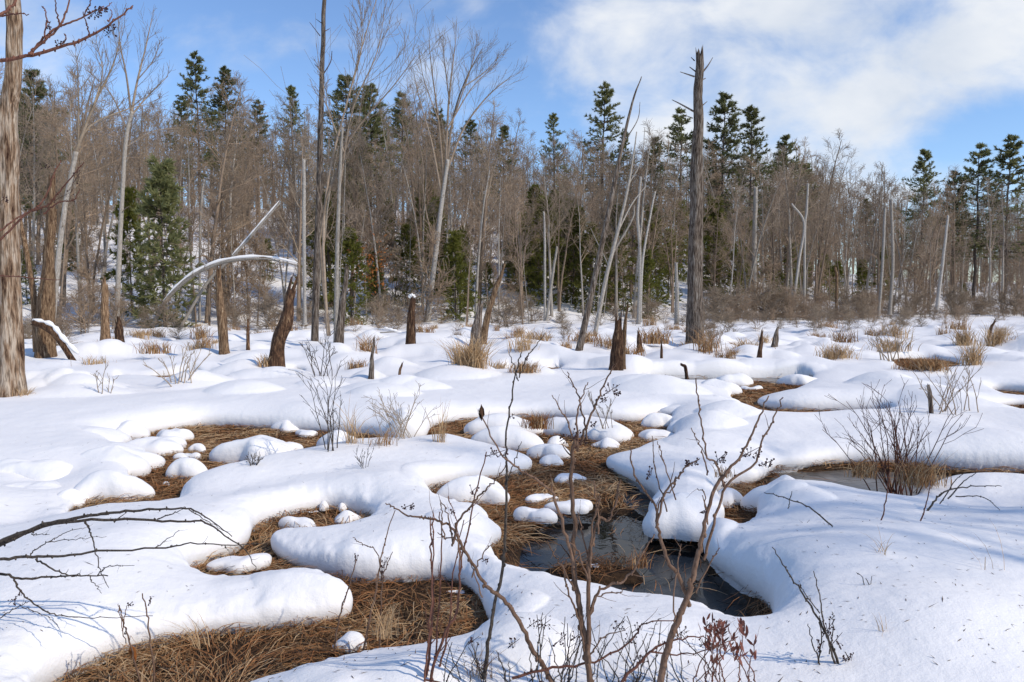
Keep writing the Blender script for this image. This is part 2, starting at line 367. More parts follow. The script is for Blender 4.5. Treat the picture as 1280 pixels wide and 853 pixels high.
# broad pillows on the snow: photo position, radius in photo pixels, height
BUMPS = [(95,588,69,-.15),(35,575,69,-.14),(30,622,69,-.15),(110,520,90,.05),(350,592,72,-.09),(250,606,72,-.05),(470,575,72,-.07),(300,625,70,.04),(480,585,50,.03),(380,600,60,.03),(560,580,45,.06),
         (500,665,90,.07),(400,690,60,.06),(580,640,35,.06),(300,745,100,.03),(120,690,120,.10),(200,670,80,.06),(100,780,80,.08),(700,765,70,.03),(630,745,40,.05),(800,790,80,.10),(650,800,50,.08),(520,840,70,.09),(400,850,70,.08),
         (860,640,45,.14),(830,585,80,.07),(920,585,50,.05),(880,525,35,.12),(910,515,30,.10),(890,545,45,.06),(1100,545,90,.06),(1230,550,90,.08),(1050,495,70,.14),(1150,490,70,.12),(1000,615,32,.06),(978,607,22,.05),(1060,640,60,.03),
         (1240,628,120,-.06),(1265,603,69,-.13),(1195,605,60,-.10),(1130,640,90,-.04),(900,520,60,-.04),(1080,530,90,-.06),(1260,530,60,-.10),(1270,505,50,-.08),(200,485,69,-.08),(660,478,69,-.08),(1160,476,60,-.08),(880,485,40,-.05),(1000,700,120,.12),(1150,680,140,.10),(1050,780,150,.10),(1200,800,150,.12),(505,530,30,.22),(515,520,18,.08),(235,478,28,.10),(20,490,45,.18),(775,452,30,.14),(460,468,16,.12),(640,440,60,.12),(540,432,60,.10),(700,446,60,.10),
         (840,455,18,.16),(865,459,16,.12),(800,455,20,.14),(905,455,25,.14),(960,452,25,.12),(1000,455,22,.12),(1240,475,60,.12),(1200,500,50,.08),(190,462,30,.12),(300,460,40,.14),(240,455,30,.1),(350,455,40,.10)]
bp_ = [(G(u, v, .25), r, h) for u, v, r, h in BUMPS]
rb = np.random.default_rng(88)
for k in range(110):      # hummocks under the snow farther out
    y = rb.uniform(11, 32); bx_ = rb.uniform(-.66, .68) * y
    if sdf(np.array([[bx_, y]]), PB)[0][0] < (1.1 if y < 20 else 1.6): continue
    rw = rb.uniform(.28, .7); bp_.append((np.array([bx_, y, 0]), rw * F / y, min(rb.uniform(.07, .20), .26 * rw)))
def snow_top(x, y):
    """height of the snow surface away from any edge"""
    H = np.interp(y, [3, 6, 9.5, 11.5, 14, 17, 25, 45], [.23, .22, .25, .30, .24, .19, .26, .3])
    H = H + noise2(x / 1.5, y / 2.2) * .09 + noise2(x / .6 + 9, y / .8) * .035 + noise2(x / 4 + 50, y / 5) * .07
    far = np.clip((y - 16) / 8, 0, 1) * np.clip((60 - y) / 10, 0, 1)
    H = H + far * (np.maximum(noise2(x / 1.1 + 5, y / 1.6), -.15) * .34 + noise2(x / .45, y / .9) * .12)
    for c, r, h in bp_:
        rr = r * c[1] / F
        m = (np.abs(x - c[0]) < rr * 3) & (np.abs(y - c[1]) < rr * 4)
        if m.any():
            q2 = ((x[m] - c[0]) / rr) ** 2 + ((y[m] - c[1]) / (rr * 1.1)) ** 2 + noise2(x[m] / rr + h * 99, y[m] / rr) * .5
            kk = .65 if r < 70 and h > 0 else 0
            H[m] += h * (1.35 if r < 70 and h > 0 else 1) * (kk * np.clip(1.25 - q2 / 1.6, 0, 1.25) ** .75 + (1 - kk) * np.exp(-q2))
    return np.maximum(H, .07) + hill(x, y)
def snow_z(x, y): return float(snow_top(np.array([x], float), np.array([y], float))[0])
def on_snow(u, v):
    """point of the snow surface seen at a photo position"""
    z = .3
    for _ in range(8):
        p = G(u, v, min(z, 1.6)); z = .5 * z + .5 * snow_z(p[0], p[1])
    return G(u, v, min(z, 1.6))

ys = [1.2]
while ys[-1] < 420:
    y = ys[-1]; d = 1.35 * y * y / 1433
    if y < 16: d = min(d, .034 if y < 11 else .055)
    elif y < 46: d = min(d, .28)
    ys.append(y + max(d, .012))
ys = np.array(ys)
aa = np.concatenate([np.linspace(-1.5, -.72, 36)[:-1], np.arange(-.72, .72, .0018), np.linspace(.72, 1.5, 36)])
AX, YY = np.meshgrid(aa, ys); XX = AX * YY
pts = np.stack([XX.ravel(), YY.ravel()], 1)
near = pts[:, 1] < 34
sd = np.full(len(pts), 9.0); cpn = np.zeros((len(pts), 2))
sd[near], cpn[near] = sdf(pts[near], PB)
H = snow_top(pts[:, 0].copy(), pts[:, 1].copy())
sc = np.clip(pts[:, 1] / 9, .75, 1.6)                      # thicker rounded edges farther off
Re = .40 * sc; zc = np.minimum(.28 * H, .08)
def ell(d, R_, p=2.1): return (1 - (1 - np.clip(d / R_, 0, 1)) ** p) ** (1 / p)
prof = .58 * ell(sd, Re, 1.9) + .42 * ell(sd, Re * 3.2, 1.9)
z = np.where(sd > 0, zc + (H - zc) * prof, 0)
z += np.where(sd > 0, np.exp(-sd / .10) * (noise2(pts[:, 0] / .05 / sc, pts[:, 1] / .05 / sc) * .022 + noise2(pts[:, 0] / .13 / sc + 5, pts[:, 1] / .13 / sc) * .05) * (pts[:, 1] < 7.2) * np.clip(sd / .02, 0, 1), 0) + noise2(pts[:, 0] / .16, pts[:, 1] / .2) * .010 * (sd > .05)
xy = pts.copy()
E = .10 * sc
u_ = np.clip(-sd / E, 0, 1) * np.pi / 2
nrm = (cpn - pts); nrm /= (np.linalg.norm(nrm, axis=1, keepdims=True) + 1e-9)     # for points inside a patch: towards the snow
lip = (sd <= 0) & (sd > -E)
tgt = .06 * sc * (1 - np.cos(u_))
xy[lip] = cpn[lip] + nrm[lip] * tgt[lip][:, None]
z[lip] = (zc * (1 - np.sin(u_)) - .04 * np.sin(u_))[lip]
deep = sd <= -E
xy[deep & near] = (cpn + nrm * (.06 * sc)[:, None])[deep & near]
z[deep] = -.26
nr, nc = AX.shape
idx = np.arange(nr * nc).reshape(nr, nc)
quads = np.stack([idx[:-1, :-1], idx[:-1, 1:], idx[1:, 1:], idx[1:, :-1]], -1).reshape(-1, 4)
qd = deep[quads].all(1)
o = link('snow_field', mesh_np('snow_field', np.column_stack([xy, z]), [quads[~qd]], [SNOW]))
tag(o, kind='structure')
bx, by = np.meshgrid(np.arange(-60, 61, 1.5), np.arange(-40.3, 1.3, 1.5)); bi = np.arange(bx.size).reshape(bx.shape)
bz_ = snow_top(bx.ravel().astype(float), by.ravel() * 0 + 3) + noise2(bx.ravel() / 4, by.ravel() / 4) * .15 - .06
tag(link('snow_plain', mesh_np('snow_plain', np.column_stack([bx.ravel(), by.ravel(), bz_]), [np.stack([bi[:-1, :-1], bi[:-1, 1:], bi[1:, 1:], bi[1:, :-1]], -1).reshape(-1, 4)], [SNOW])), kind='structure')

# bits blown onto the snow: seeds, needles, broken twig ends
near_v = np.where((sd > .12) & (pts[:, 1] < 9) & (pts[:, 1] > 2.8) & (np.abs(pts[:, 0]) < .7 * pts[:, 1]))[0]
rl = np.random.default_rng(21); pv = rl.choice(near_v, 900); M = len(pv)
c = np.column_stack([xy[pv], z[pv] + .002]); tl = rl.uniform(0, 6.28, M); Ll = rl.uniform(.004, .022, M) * np.where(rl.random(M) < .08, 2.5, 1)
d = np.stack([np.cos(tl), np.sin(tl), rl.normal(0, .25, M)], 1) * Ll[:, None]; e = np.stack([-np.sin(tl), np.cos(tl), 0 * tl], 1) * (.0011 + .1 * Ll.clip(0, .012))[:, None]
LIT = np.stack([c - d, c + e, c + d, c - e], 1).reshape(-1, 3)
tag(link('snow_litter', mesh_np('snow_litter', LIT, [np.arange(M * 4).reshape(-1, 4)], [STRAW[3]], smooth=False)), 'tiny seeds and needles scattered on the near snow', 'litter', kind='stuff')

# marsh floor under the snow, dipping below the water
gy = np.concatenate([np.arange(1.2, 14, .05), np.arange(14, 40, .2)]); ga = np.linspace(-1.3, 1.3, 520)
GA, GY = np.meshgrid(ga, gy); GX = GA * GY; gp = np.stack([GX.ravel(), GY.ravel()], 1)
wd, _ = sdf(gp, PW + PI_); td, _ = sdf(gp, PT)
gz = noise2(gp[:, 0] / .35, gp[:, 1] / .35) * .05 + noise2(gp[:, 0] / .1, gp[:, 1] / .1) * .02
dip = np.clip(.5 - wd / .16, 0, 1); dip = np.where(td < .1, dip * np.clip(td / .12, 0, 1), dip)
gz = gz * .8 - .15 * dip - .045
def ground_dip(x, y): return 0
gi = np.arange(len(gp)).reshape(GA.shape)
gq = np.stack([gi[:-1, :-1], gi[:-1, 1:], gi[1:, 1:], gi[1:, :-1]], -1).reshape(-1, 4)
tag(link('marsh_ground', mesh_np('marsh_ground', np.column_stack([gp, gz]), [gq], [M_soil])), kind='structure')
def sheet(name, polys, zz, m):
    V = []; Fs = []; n = 0
    me = bpy.data.meshes.new(name); vs = []; fs = []
    for p in polys:
        lo = p.min(0) - .5; hi = p.max(0) + .5
        vs += [(lo[0], lo[1], zz - n * .001), (hi[0], lo[1], zz - n * .001), (hi[0], hi[1], zz - n * .001), (lo[0], hi[1], zz - n * .001)]; fs.append((n, n + 1, n + 2, n + 3)); n += 4
    me.from_pydata(vs, [], fs); me.materials.append(m); me.update()
    return tag(link(name, me), kind='structure')
sheet('pool_water', PW, -.085, water_mat())
sheet('pool_ice', PI_, -.074, ice_mat())

# matted dead grass lying on the marsh floor
def in_patch(n, polys, near_pow=1.25):
    out = []
    areas = []
    for p in polys:
        a = .5 * abs((p[:, 0] * np.roll(p[:, 1], -1) - p[:, 1] * np.roll(p[:, 0], -1)).sum()); areas.append(a * (4.0 / max(p[:, 1].mean(), 4)) ** .6)
    for p, ar in zip(polys, areas):
        k = int(n * ar / sum(areas)); got = 0
        while got < k:
            q = p.min(0) - .12 + rng.random((k * 4, 2)) * (p.max(0) - p.min(0) + .24)
            q = q[rng.random(len(q)) < np.minimum(1, (4.2 / q[:, 1]) ** near_pow)]
            d, _ = sdf(q, [p]); q = q[d < .12][:k - got]
            if len(q) == 0: break
            out.append(q); got += len(q)
    return np.concatenate(out)
q = in_patch(95000, PB)
wd, _ = sdf(q, PW + PI_); td, _ = sdf(q, PT)
q = q[(wd > .02 + .14 * rng.random(len(q))) | (td < 0) | (rng.random(len(q)) < .014)]
N = len(q)
th = noise2(q[:, 0] / .8 + 7, q[:, 1] / .8) * 7 + rng.normal(0, .75, N)
L = rng.uniform(.10, .36, N); sc = np.clip(q[:, 1] / 6, .8, 2.2)
L *= np.sqrt(sc); wdt = rng.uniform(.0016, .0034, N) * sc
pk = np.abs(rng.normal(0, .022, N)) + .004; cv = rng.normal(0, .5, N)
tt = np.array([0, .33, .67, 1.0])
ang = th[:, None] + cv[:, None] * (tt[None] - .5)
stp = L[:, None] / 3
px = q[:, :1] + np.concatenate([np.zeros((N, 1)), np.cumsum(np.cos(ang[:, :3]) * stp, 1)], 1)
py = q[:, 1:] + np.concatenate([np.zeros((N, 1)), np.cumsum(np.sin(ang[:, :3]) * stp, 1)], 1)
base = rng.uniform(-.045, -.005, N) + noise2(q[:, 0] / .3, q[:, 1] / .3) * .05
tilt = rng.normal(0, .02, N)
pz = base[:, None] + np.sin(tt * np.pi)[None] * pk[:, None] + tilt[:, None] * tt[None]
C = np.stack([px, py, pz], -1)
side = np.stack([-np.sin(th), np.cos(th), rng.uniform(-.8, .8, N)], 1); side /= np.linalg.norm(side, axis=1, keepdims=True)
tw = np.array([.8, 1, .8, .2])
A = C + side[:, None] * wdt[:, None, None] * tw[None, :, None]; B = C - side[:, None] * wdt[:, None, None] * tw[None, :, None]
V = np.stack([A, B], 2).reshape(-1, 3)
i0 = (np.arange(N) * 8)[:, None] + np.arange(3)[None] * 2
Q = np.stack([i0, i0 + 1, i0 + 3, i0 + 2], -1).reshape(-1, 4)
pc = .5 + noise2(q[:, 0] / .5 + 90, q[:, 1] / .5)
mi = np.clip(np.floor(rng.normal(1.75 - 2.8 * (pc - .5), .85, N)), 0, 3).astype(int)
o = link('matted_grass', mesh_np('matted_grass', V, [Q], STRAW, [np.repeat(mi, 3)], smooth=False))
tag(o, 'flattened rusty brown dead grass between the snow pillows', 'grass', kind='stuff')

# ------------------------------------------------------------------ snow mounds standing free on the grass
def dome(rx, ry, h, seed, n=36, m=12):
    r = np.random.default_rng(seed); k = np.linspace(0, 1, m); ang = np.arange(n) * 2 * np.pi / n
    out = 1 + .20 * np.cos(2 * ang + r.uniform(0, 6)) + .16 * np.cos(3 * ang + r.uniform(0, 6)) + .08 * np.cos(5 * ang + r.uniform(0, 6)) + .03 * np.cos(9 * ang + r.uniform(0, 6))
    V = []; 
    for t in k:      # from under the lip up over the bulge to the crown
        a = -.32 + t * (np.pi / 2 + .32)
        rad = np.cos(a) if a > 0 else np.cos(a) ** .8
        zz = np.sin(a)
        z0 = h * .20 + (h * .80 * zz ** 1.1 if zz > 0 else h * .20 * zz / math.sin(.32) * 1.25)
        rr = np.maximum(rad, .0)
        o2 = 1 + (out - 1) * min(1, rr * 1.1)
        bump = 1 + .05 * np.cos(2 * ang + seed) * t * (1 - t)
        V.append(np.stack([rx * rr * o2 * np.cos(ang), ry * rr * o2 * np.sin(ang), np.full(n, z0) * bump + h * .06 * np.cos(ang * 2 + seed) * rr * t], 1))
    V = np.concatenate(V)
    V[-n:, :2] = 0; V[-n:, 2] = V[-n:, 2].mean()
    V[:, 2] += (noise2(V[:, 0] / .09 + seed, V[:, 1] / .09) * .022 + noise2(V[:, 0] / .22 + seed, V[:, 1] / .22) * .09) * np.clip(V[:, 2] / h, 0, 1)
    i = np.arange(n * m).reshape(m, n); j = np.roll(i, -1, 1)
    return mesh_np('snow_mound', V, [np.stack([i[:-1], j[:-1], j[1:], i[1:]], -1).reshape(-1, 4)], [SNOW])
def mound(u0, u1, v0, v1, label, group, asp=.72):
    g = G((u0 + u1) / 2, v1); Y = g[1]; rx = (u1 - u0) / 2 * Y / F; ry = asp * rx
    yc = Y + ry * .95
    h = CAMH - (v0 - HZ) * (yc + ry * .25) / F
    h = 1.0 * min(max(h + .02, rx * .35, .035), max(.78 * rx, .06), .46); rx *= 1.06; ry *= 1.06
    if rx < .11: h *= .7
    x = (u0 + u1) / 2 - 640
    o = link('snow_mound', dome(rx, ry, h, int(u0 * 3 + v1)))
    o.location = (x / F * yc / cp, yc, -.01)
    return tag(o, label, 'snow mound', group)
ML = 'snow mounds on the left clearing'; MC = 'snow mounds around the central pool'; MR = 'snow mounds along the right channel'; MB_ = 'snow mounds on the lower left grass'
for a in [
 (40,132,537,558,'big smooth snow pillow left of the round mound by the bank',ML),
 (-14,147,551,570,'long snow pillow reaching in from the left edge behind two others',ML),
 (84,197,562,597,'large blunt snow pillow with its bright end on the left clearing',ML),
 (-24,89,575,611,'broad snow pillow at the left edge beside the large blunt one',ML),
 (91,171,588,627,'snow pillow with a notched right end before the large blunt one',ML),
 (-24,79,603,634,'snow pillow at the left edge below the broad one',ML),
 (60,103,616,634,'small snow pillow tucked between two others at the lower left clearing',ML),
 (841,918,504,525,'rounded snow pillow at the upper left of the big right drift',MR),
 (841,950,513,544,'wide snow pillow before the rounded one on the big right drift',MR),
 (800,906,613,671,'big bulging snow lobe hanging over the central pool',MC),
 (963,1008,597,620,'smooth snow hump at the left end of the right pool',MR),
 (945,1032,606,645,'broad snow hump before the smooth one left of the right pool',MR),
 (133,186,531,550,'round snow mound at the left end of the brown clearing, against the big bank',ML),
 (192,237,536,553,'smooth oval snow mound right of the round one at the back of the left clearing',ML),
 (150,232,546,570,'long snow mound with a thin tail pointing right by the left pillows',ML),
 (219,246,566,575,'small flat snow cake alone on brown grass, just right of the long tailed mound',ML),
 (232,255,557,565,'small flat snow cake behind the other small cake on the left clearing',ML),
 (204,254,577,597,'low double snow mound in front of the two small cakes on the left clearing',ML),
 (275,362,545,581,'largest snow mound in the middle of the left clearing with twigs at its front',ML),
 (330,368,549,567,'knobbly lower shoulder mound at the right end of the largest left mound',ML),
 (339,376,530,539,'flat snow patch tucked under the bank behind the largest left mound',ML),
 (368,395,537,545,'flat little snow patch by the bank, right neighbour of another flat patch',ML),
 (396,446,544,563,'snow mound half hidden behind the big pillow beside a bare shrub',ML),
 (200,208,603,607,'crumb of snow alone on the brown grass of the left clearing',ML),
 (582,663,520,545,'high rounded snow mound, the back one of a large pair left of the centre',MC),
 (595,672,534,563,'high rounded snow mound, the front one of a large pair left of the centre',MC),
 (680,787,521,548,'wide snow mound behind the berry branches at the back of the central clearing',MC),
 (738,790,533,552,'low snow mound joined to the front right of the wide mound behind the berries',MC),
 (682,711,547,560,'small snow mound behind another one, right of the large pair',MC),
 (666,709,551,573,'rounded snow mound right of the large pair, with a flat cake before it',MC),
 (674,706,572,582,'flat snow cake directly before a rounded mound in the central clearing',MC),
 (694,729,583,603,'pointed snow mound alone on grass behind the main bare stem',MC),
 (661,695,606,627,'rounded snow mound at the back of the trio beside the pool',MC),
 (648,693,626,652,'domed snow mound at the front left of the trio beside the pool',MC),
 (691,739,616,641,'elongated snow mound at the right of the trio beside the pool',MC),
 (743,776,553,560,'thin flat snow sliver on grass under the wide mound behind the berries',MC),
 (558,632,593,630,'big low snow mound at the left edge of the central clearing above a dark hollow',MC),
 (738,752,695,707,'clump of snow on the grass strip in the central pool',MC),
 (891,930,609,632,'lumpy snow mound between the two big lobes right of the pool',MC),
 (804,842,517,535,'round snow dome at the upper right corner of the central clearing',MC),
 (802,841,539,551,'flat snow mound before the round dome in the central clearing',MC),
 (892,941,466,483,'rounded snow mound at the water side, farthest of the right channel',MR),
 (868,923,476,494,'wide snow mound left of the grassy channel, below the water',MR),
 (883,925,494,509,'smooth snow mound at the left end of the grassy channel',MR),
 (980,1021,466,483,'round snow mound at the right end of the icy strip',MR),
 (929,951,483,488,'thin snow flake on the grass of the right channel',MR),
 (1024,1036,515,522,'small snow knob on the grass strip below the broad right drift',MR),
 (1052,1066,515,521,'flat small snow knob farther right on the grass strip below the broad right drift',MR),
 (350,395,641,663,'lumpy snow mound between two big pillows in the lower left',MB_),
 (415,447,642,653,'flat oval snow cake between two big pillows in the lower left',MB_),
 (383,395,634,639,'tiny snow lump under the big pillow, leftmost of three',MB_),
 (396,408,631,637,'tiny snow lump under the big pillow, middle one of three',MB_),
 (419,431,632,638,'tiny snow lump under the big pillow, rightmost of three',MB_),
 (263,328,692,714,'flat smooth snow mound in the notch left of the lower pillow, under a branch tip',MB_),
 (413,456,789,812,'small egg shaped snow mound alone on the matted grass at the lower left',MB_),
 (561,579,731,740,'crumbly bit of snow on the grass hollow at the bottom centre',MB_)]:
    mound(*a)
# ------------------------------------------------------------------ growing plants: tubes that branch
def grow(r, Pp, Rp, n, t0, t1, ang, length, rat, up=.3, wob=.12, K=4, tip=.25):
    """n children on each parent path; returns paths and radii"""
    T_, Kp = Pp.shape[:2]
    par = np.repeat(np.arange(T_), n); M = len(par)
    t = (t0 + (t1 - t0) * (np.tile(np.arange(n), T_) + r.random(M)) / n) * (Kp - 1)
    i = np.minimum(t.astype(int), Kp - 2); f = (t - i)[:, None]
    p = Pp[par, i] * (1 - f) + Pp[par, i + 1] * f
    rad = Rp[par, i] * (1 - f[:, 0]) + Rp[par, i + 1] * f[:, 0]
    tan = Pp[par, i + 1] - Pp[par, i]; tan /= np.linalg.norm(tan, axis=1, keepdims=True) + 1e-9
    q = r.normal(size=(M, 3)); q -= (q * tan).sum(1, keepdims=True) * tan; q /= np.linalg.norm(q, axis=1, keepdims=True) + 1e-9
    a = r.uniform(ang[0], ang[1], M)[:, None]
    d = np.cos(a) * tan + np.sin(a) * q
    plen = np.linalg.norm(np.diff(Pp, axis=1), axis=2).sum(1)[par]
    L = length(t / (Kp - 1), plen) * r.uniform(.65, 1.15, M)
    path = [p]; c = p
    for k in range(K - 1):
        d = d + r.normal(size=(M, 3)) * wob; d[:, 2] += up / (K - 1)
        d /= np.linalg.norm(d, axis=1, keepdims=True)
        c = c + d * (L / (K - 1))[:, None]; path.append(c)
    r0 = np.maximum(rad * rat, .0009)
    return np.stack(path, 1), r0[:, None] * np.linspace(1, tip, K)[None]
def lift(z): return np.array([0, 0, z])

# ------------------------------------------------------------------ woods: prototypes
def bare_tree(seed, h, mb, mt, forks=1, n1=15, ang=(.45, .85), crown=.38, twig=.011, lean=.03, r0=None, n3=7):
    r = np.random.default_rng(seed)
    r0 = r0 or h * .0115
    tr = MB(); tw = MB(); tops = []
    bend = r.normal(0, lean, 2)
    for f in range(forks):
        K = 9; zz = np.linspace(0, h * (1 if f == 0 else r.uniform(.75, .95)), K)
        b = bend + (r.normal(0, .10, 2) if forks > 1 else 0)
        xy = np.outer(zz, b) * (np.linspace(.3, 1, K)[:, None]) + np.cumsum(r.normal(0, h * .005, (K, 2)), 0) * np.linspace(0, 1, K)[:, None]
        p = np.column_stack([xy, zz]); p[0, 2] = -.6
        if forks > 1: p[:, :2] += r.normal(0, .12, 2)
        rr = r0 * (1 if forks == 1 else .7) * np.linspace(1, .12, K) ** .9; rr[0] *= 1.25
        tr.tubes(p, rr, 7); tops.append((p, rr))
    Pp = np.stack([a for a, _ in tops]); Rp = np.stack([b for _, b in tops])
    lenf = lambda t, pl: pl * .33 * np.clip(1.25 - t, .25, .8)
    b1, q1 = grow(r, Pp, Rp, n1, crown, .98, ang, lenf, .50, .30, .15, 6)
    tr2 = b1, np.maximum(q1, .012)
    tw.tubes(b1, np.maximum(q1, .012), 4)
    b2, q2 = grow(r, b1, q1, 7, .2, 1, (.4, .9), lambda t, pl: pl * .5 * (1.1 - .5 * t), .6, .12, .17, 4)
    tw.tubes(b2, np.maximum(q2, twig * .8), 3)
    b3, q3 = grow(r, b2, q2, n3, .15, 1, (.5, 1.15), lambda t, pl: np.maximum(pl * .6, .4), .7, .08, .18, 3)
    tw.tubes(b3, np.maximum(q3, twig * .62), 3)
    # a few dead twigs low on the trunk
    b4, q4 = grow(r, Pp, Rp, 7, .12, crown, (.8, 1.4), lambda t, pl: np.full(len(t), .9), .2, .1, .2, 4)
    tw.tubes(b4, np.maximum(q4, .008), 3)
    return tr.mesh('trunk', mb), tw.mesh('crown', mt)
def pine(seed, h, mn, first=.3, flat=.1, width=.2, dens=1.0, gap=.25, tuft=.38):
    """white pine: whorls of upswept limbs with plumes of needles and clear gaps between them"""
    r = np.random.default_rng(seed)
    tr = MB(); cr = MB(); K = 10
    zz = np.linspace(-.6, h, K); p = np.column_stack([np.cumsum(r.normal(0, h * .004, (K, 2)), 0), zz])
    tr.tubes(p, h * .0105 * np.linspace(1, .1, K), 7)
    z = h * first
    lp = []; lr = []; ds = r.uniform(0, 6.28)
    while z < h * .985:
        t = (z / h - first) / (1 - first)
        prof = width * h * (1 - t) ** .8 * min(1, .55 + t * 2.2)
        for k in range(r.integers(5, 8)):
            if r.random() < gap * .6 * (1.2 - t): continue
            a = r.uniform(0, 6.28); L = prof * r.uniform(.6, 1.25) + .15
            c = np.array([np.interp(z, zz, p[:, 0]), np.interp(z, zz, p[:, 1]), z + r.normal(0, .12)])
            s = np.linspace(0, 1, 5)[:, None]
            rise = r.uniform(-.12, .14) + .4 * t ** 2
            pa = c + np.concatenate([np.cos(a) * L * s, np.sin(a) * L * s, L * (rise * s + .12 * s ** 2 - flat * s * (1 - t))], 1)
            lp.append(pa); lr.append(np.linspace(.035, .010, 5) * h / 15)
        z += h * (.027 + .016 * (1 - t)) * r.uniform(.7, 1.3)
    lp = np.array(lp); lr = np.array(lr); tr.tubes(lp, lr, 4)
    s1, q1 = grow(r, lp, lr, int(9 * dens), .12, 1, (.35, .95), lambda t, pl: np.maximum(pl * .32 * (1.2 - t), .16), .5, .22, .08, 4)
    tr.tubes(s1, q1, 3)
    # needle plumes: pointed blades fanned along the outer part of every twig
    T_ = len(s1); nb = int(17 * dens); par = np.repeat(np.arange(T_), nb); M = len(par)
    t = r.uniform(.25, 1, M) * 3; i = np.minimum(t.astype(int), 2); f = (t - i)[:, None]
    c = s1[par, i] * (1 - f) + s1[par, i + 1] * f
    d = s1[par, i + 1] - s1[par, i]; d /= np.linalg.norm(d, axis=1, keepdims=True) + 1e-9
    d = d + r.normal(size=(M, 3)) * .5 + np.array([0, 0, .12]); d /= np.linalg.norm(d, axis=1, keepdims=True)
    sd_ = np.cross(d, r.normal(size=(M, 3))); sd_ /= np.linalg.norm(sd_, axis=1, keepdims=True) + 1e-9
    L = (tuft * r.uniform(.6, 1.2, M))[:, None]; wv = L * .13
    V = np.stack([c - sd_ * wv, c + sd_ * wv, c + d * L], 1).reshape(-1, 3)
    cr.raw(V, T=np.arange(M * 3).reshape(-1, 3))
    return tr.mesh('trunk', M_pbark), cr.mesh('crown', mn, smooth=False)
def hemlock(seed, h, mn, width=.22, dens=1.0):
    return pine(seed, h, mn, .06, .35, width, dens, .4, .28)

BARE_T = [bare_tree(11, 13, M_bark, M_twig, crown=.26, n1=18, ang=(.5, 1.0)), bare_tree(12, 14, M_bark, M_twig, ang=(.35, .75), n1=18, crown=.3), bare_tree(13, 12, M_bark, M_twig2, n1=18, ang=(.6, 1.2), crown=.2),
          bare_tree(14, 15, M_bark, M_twig, forks=2, n1=9), bare_tree(15, 11, M_bark, M_twig2, forks=3, n1=7, crown=.3), bare_tree(16, 13, M_bark, M_twig, crown=.5, n1=13)]
PALE_T = [bare_tree(21, 13, M_pale, M_ptwig, ang=(.3, .6)), bare_tree(22, 12, M_birch, M_twig2, n1=12, r0=.10), bare_tree(23, 13, M_pale, M_ptwig, forks=2, n1=8, ang=(.35, .7)), bare_tree(24, 10, M_birch, M_ptwig, n1=11, lean=.08, r0=.085)]
PINES = [pine(31, 20, M_pine, .3, .1, .23, .9, .3), pine(32, 20, M_pine, .3, .0, .22, .85, .55), pine(33, 20, M_pine, .25, .12, .26, .9, .3), pine(34, 20, M_pine, .35, .05, .20, .85, .5), pine(35, 20, M_pine, .3, .08, .24, .8, .7), pine(36, 20, M_pine, .28, .15, .21, .9, .4)]
HEMS = [hemlock(41, 6, M_hem, .22, .62), hemlock(42, 6, M_hem, .27, .6)]
POLES = [bare_tree(51, 9, M_bark, M_twig2, n1=7, r0=.06, crown=.45, n3=5), bare_tree(52, 8, M_pale, M_ptwig, n1=6, r0=.05, crown=.5, n3=5)]

MARKS = [(-10, 'the big flaking snag'), (60, 'the broken tan snag'), (150, 'the slim forked tree'), (205, 'the dark young pine'), (280, 'the short tan stump'), (345, 'the leaning dark stump'), (398, 'the thin tall dead pole'),
         (450, 'the arching pale tree'), (513, 'the snow capped brown stump'), (550, 'the fan shaped pale tree'), (605, 'the splintered stump'), (690, 'the middle green sapling'), (735, 'the leaning dead trunks'), (800, 'the split tan stub'),
         (870, 'the tall dead snag'), (950, 'the two dark stubs'), (1040, 'the white birches'), (1120, 'the pale forked birch'), (1200, 'the far right pines'), (1275, 'the far right bank')]
def mark(u): return min(MARKS, key=lambda m: abs(m[0] - u))[1]
SKYLINE = ([-60, 0, 100, 200, 300, 400, 500, 600, 660, 720, 780, 860, 950, 1020, 1080, 1150, 1200, 1290, 1350],
           [120, 110, 120, 140, 135, 150, 130, 150, 178, 190, 190, 190, 195, 205, 215, 240, 235, 235, 235])
ITEMS = []   # (object, u, bucket text, category, group)
def plant(protos, k, h0, x, y, h, rz, name, lean=(0, 0), wide=1.0):
    tm, cm = protos[k]
    o = bpy.data.objects.new(name, None); col.objects.link(o); o.empty_display_size = .2
    o.location = (x, y, snow_z(x, y) - .05)
    s = h / h0; o.scale = (s * wide, s * wide, s); o.rotation_euler = (lean[0], lean[1], rz)
    link('trunk', tm, o); link('crown', cm, o)
    return o
def uv_of(x, y): return 640 + x / y * F * cp
PROH = {'b': [13, 14, 12, 15, 11, 13], 'p': [13, 12, 13, 10]}
rt = np.random.default_rng(5)
spots = []
def far_enough(x, y, d): return all((x - a) ** 2 + (y - b) ** 2 > d * d for a, b in spots)
tries = 0; nb = 0
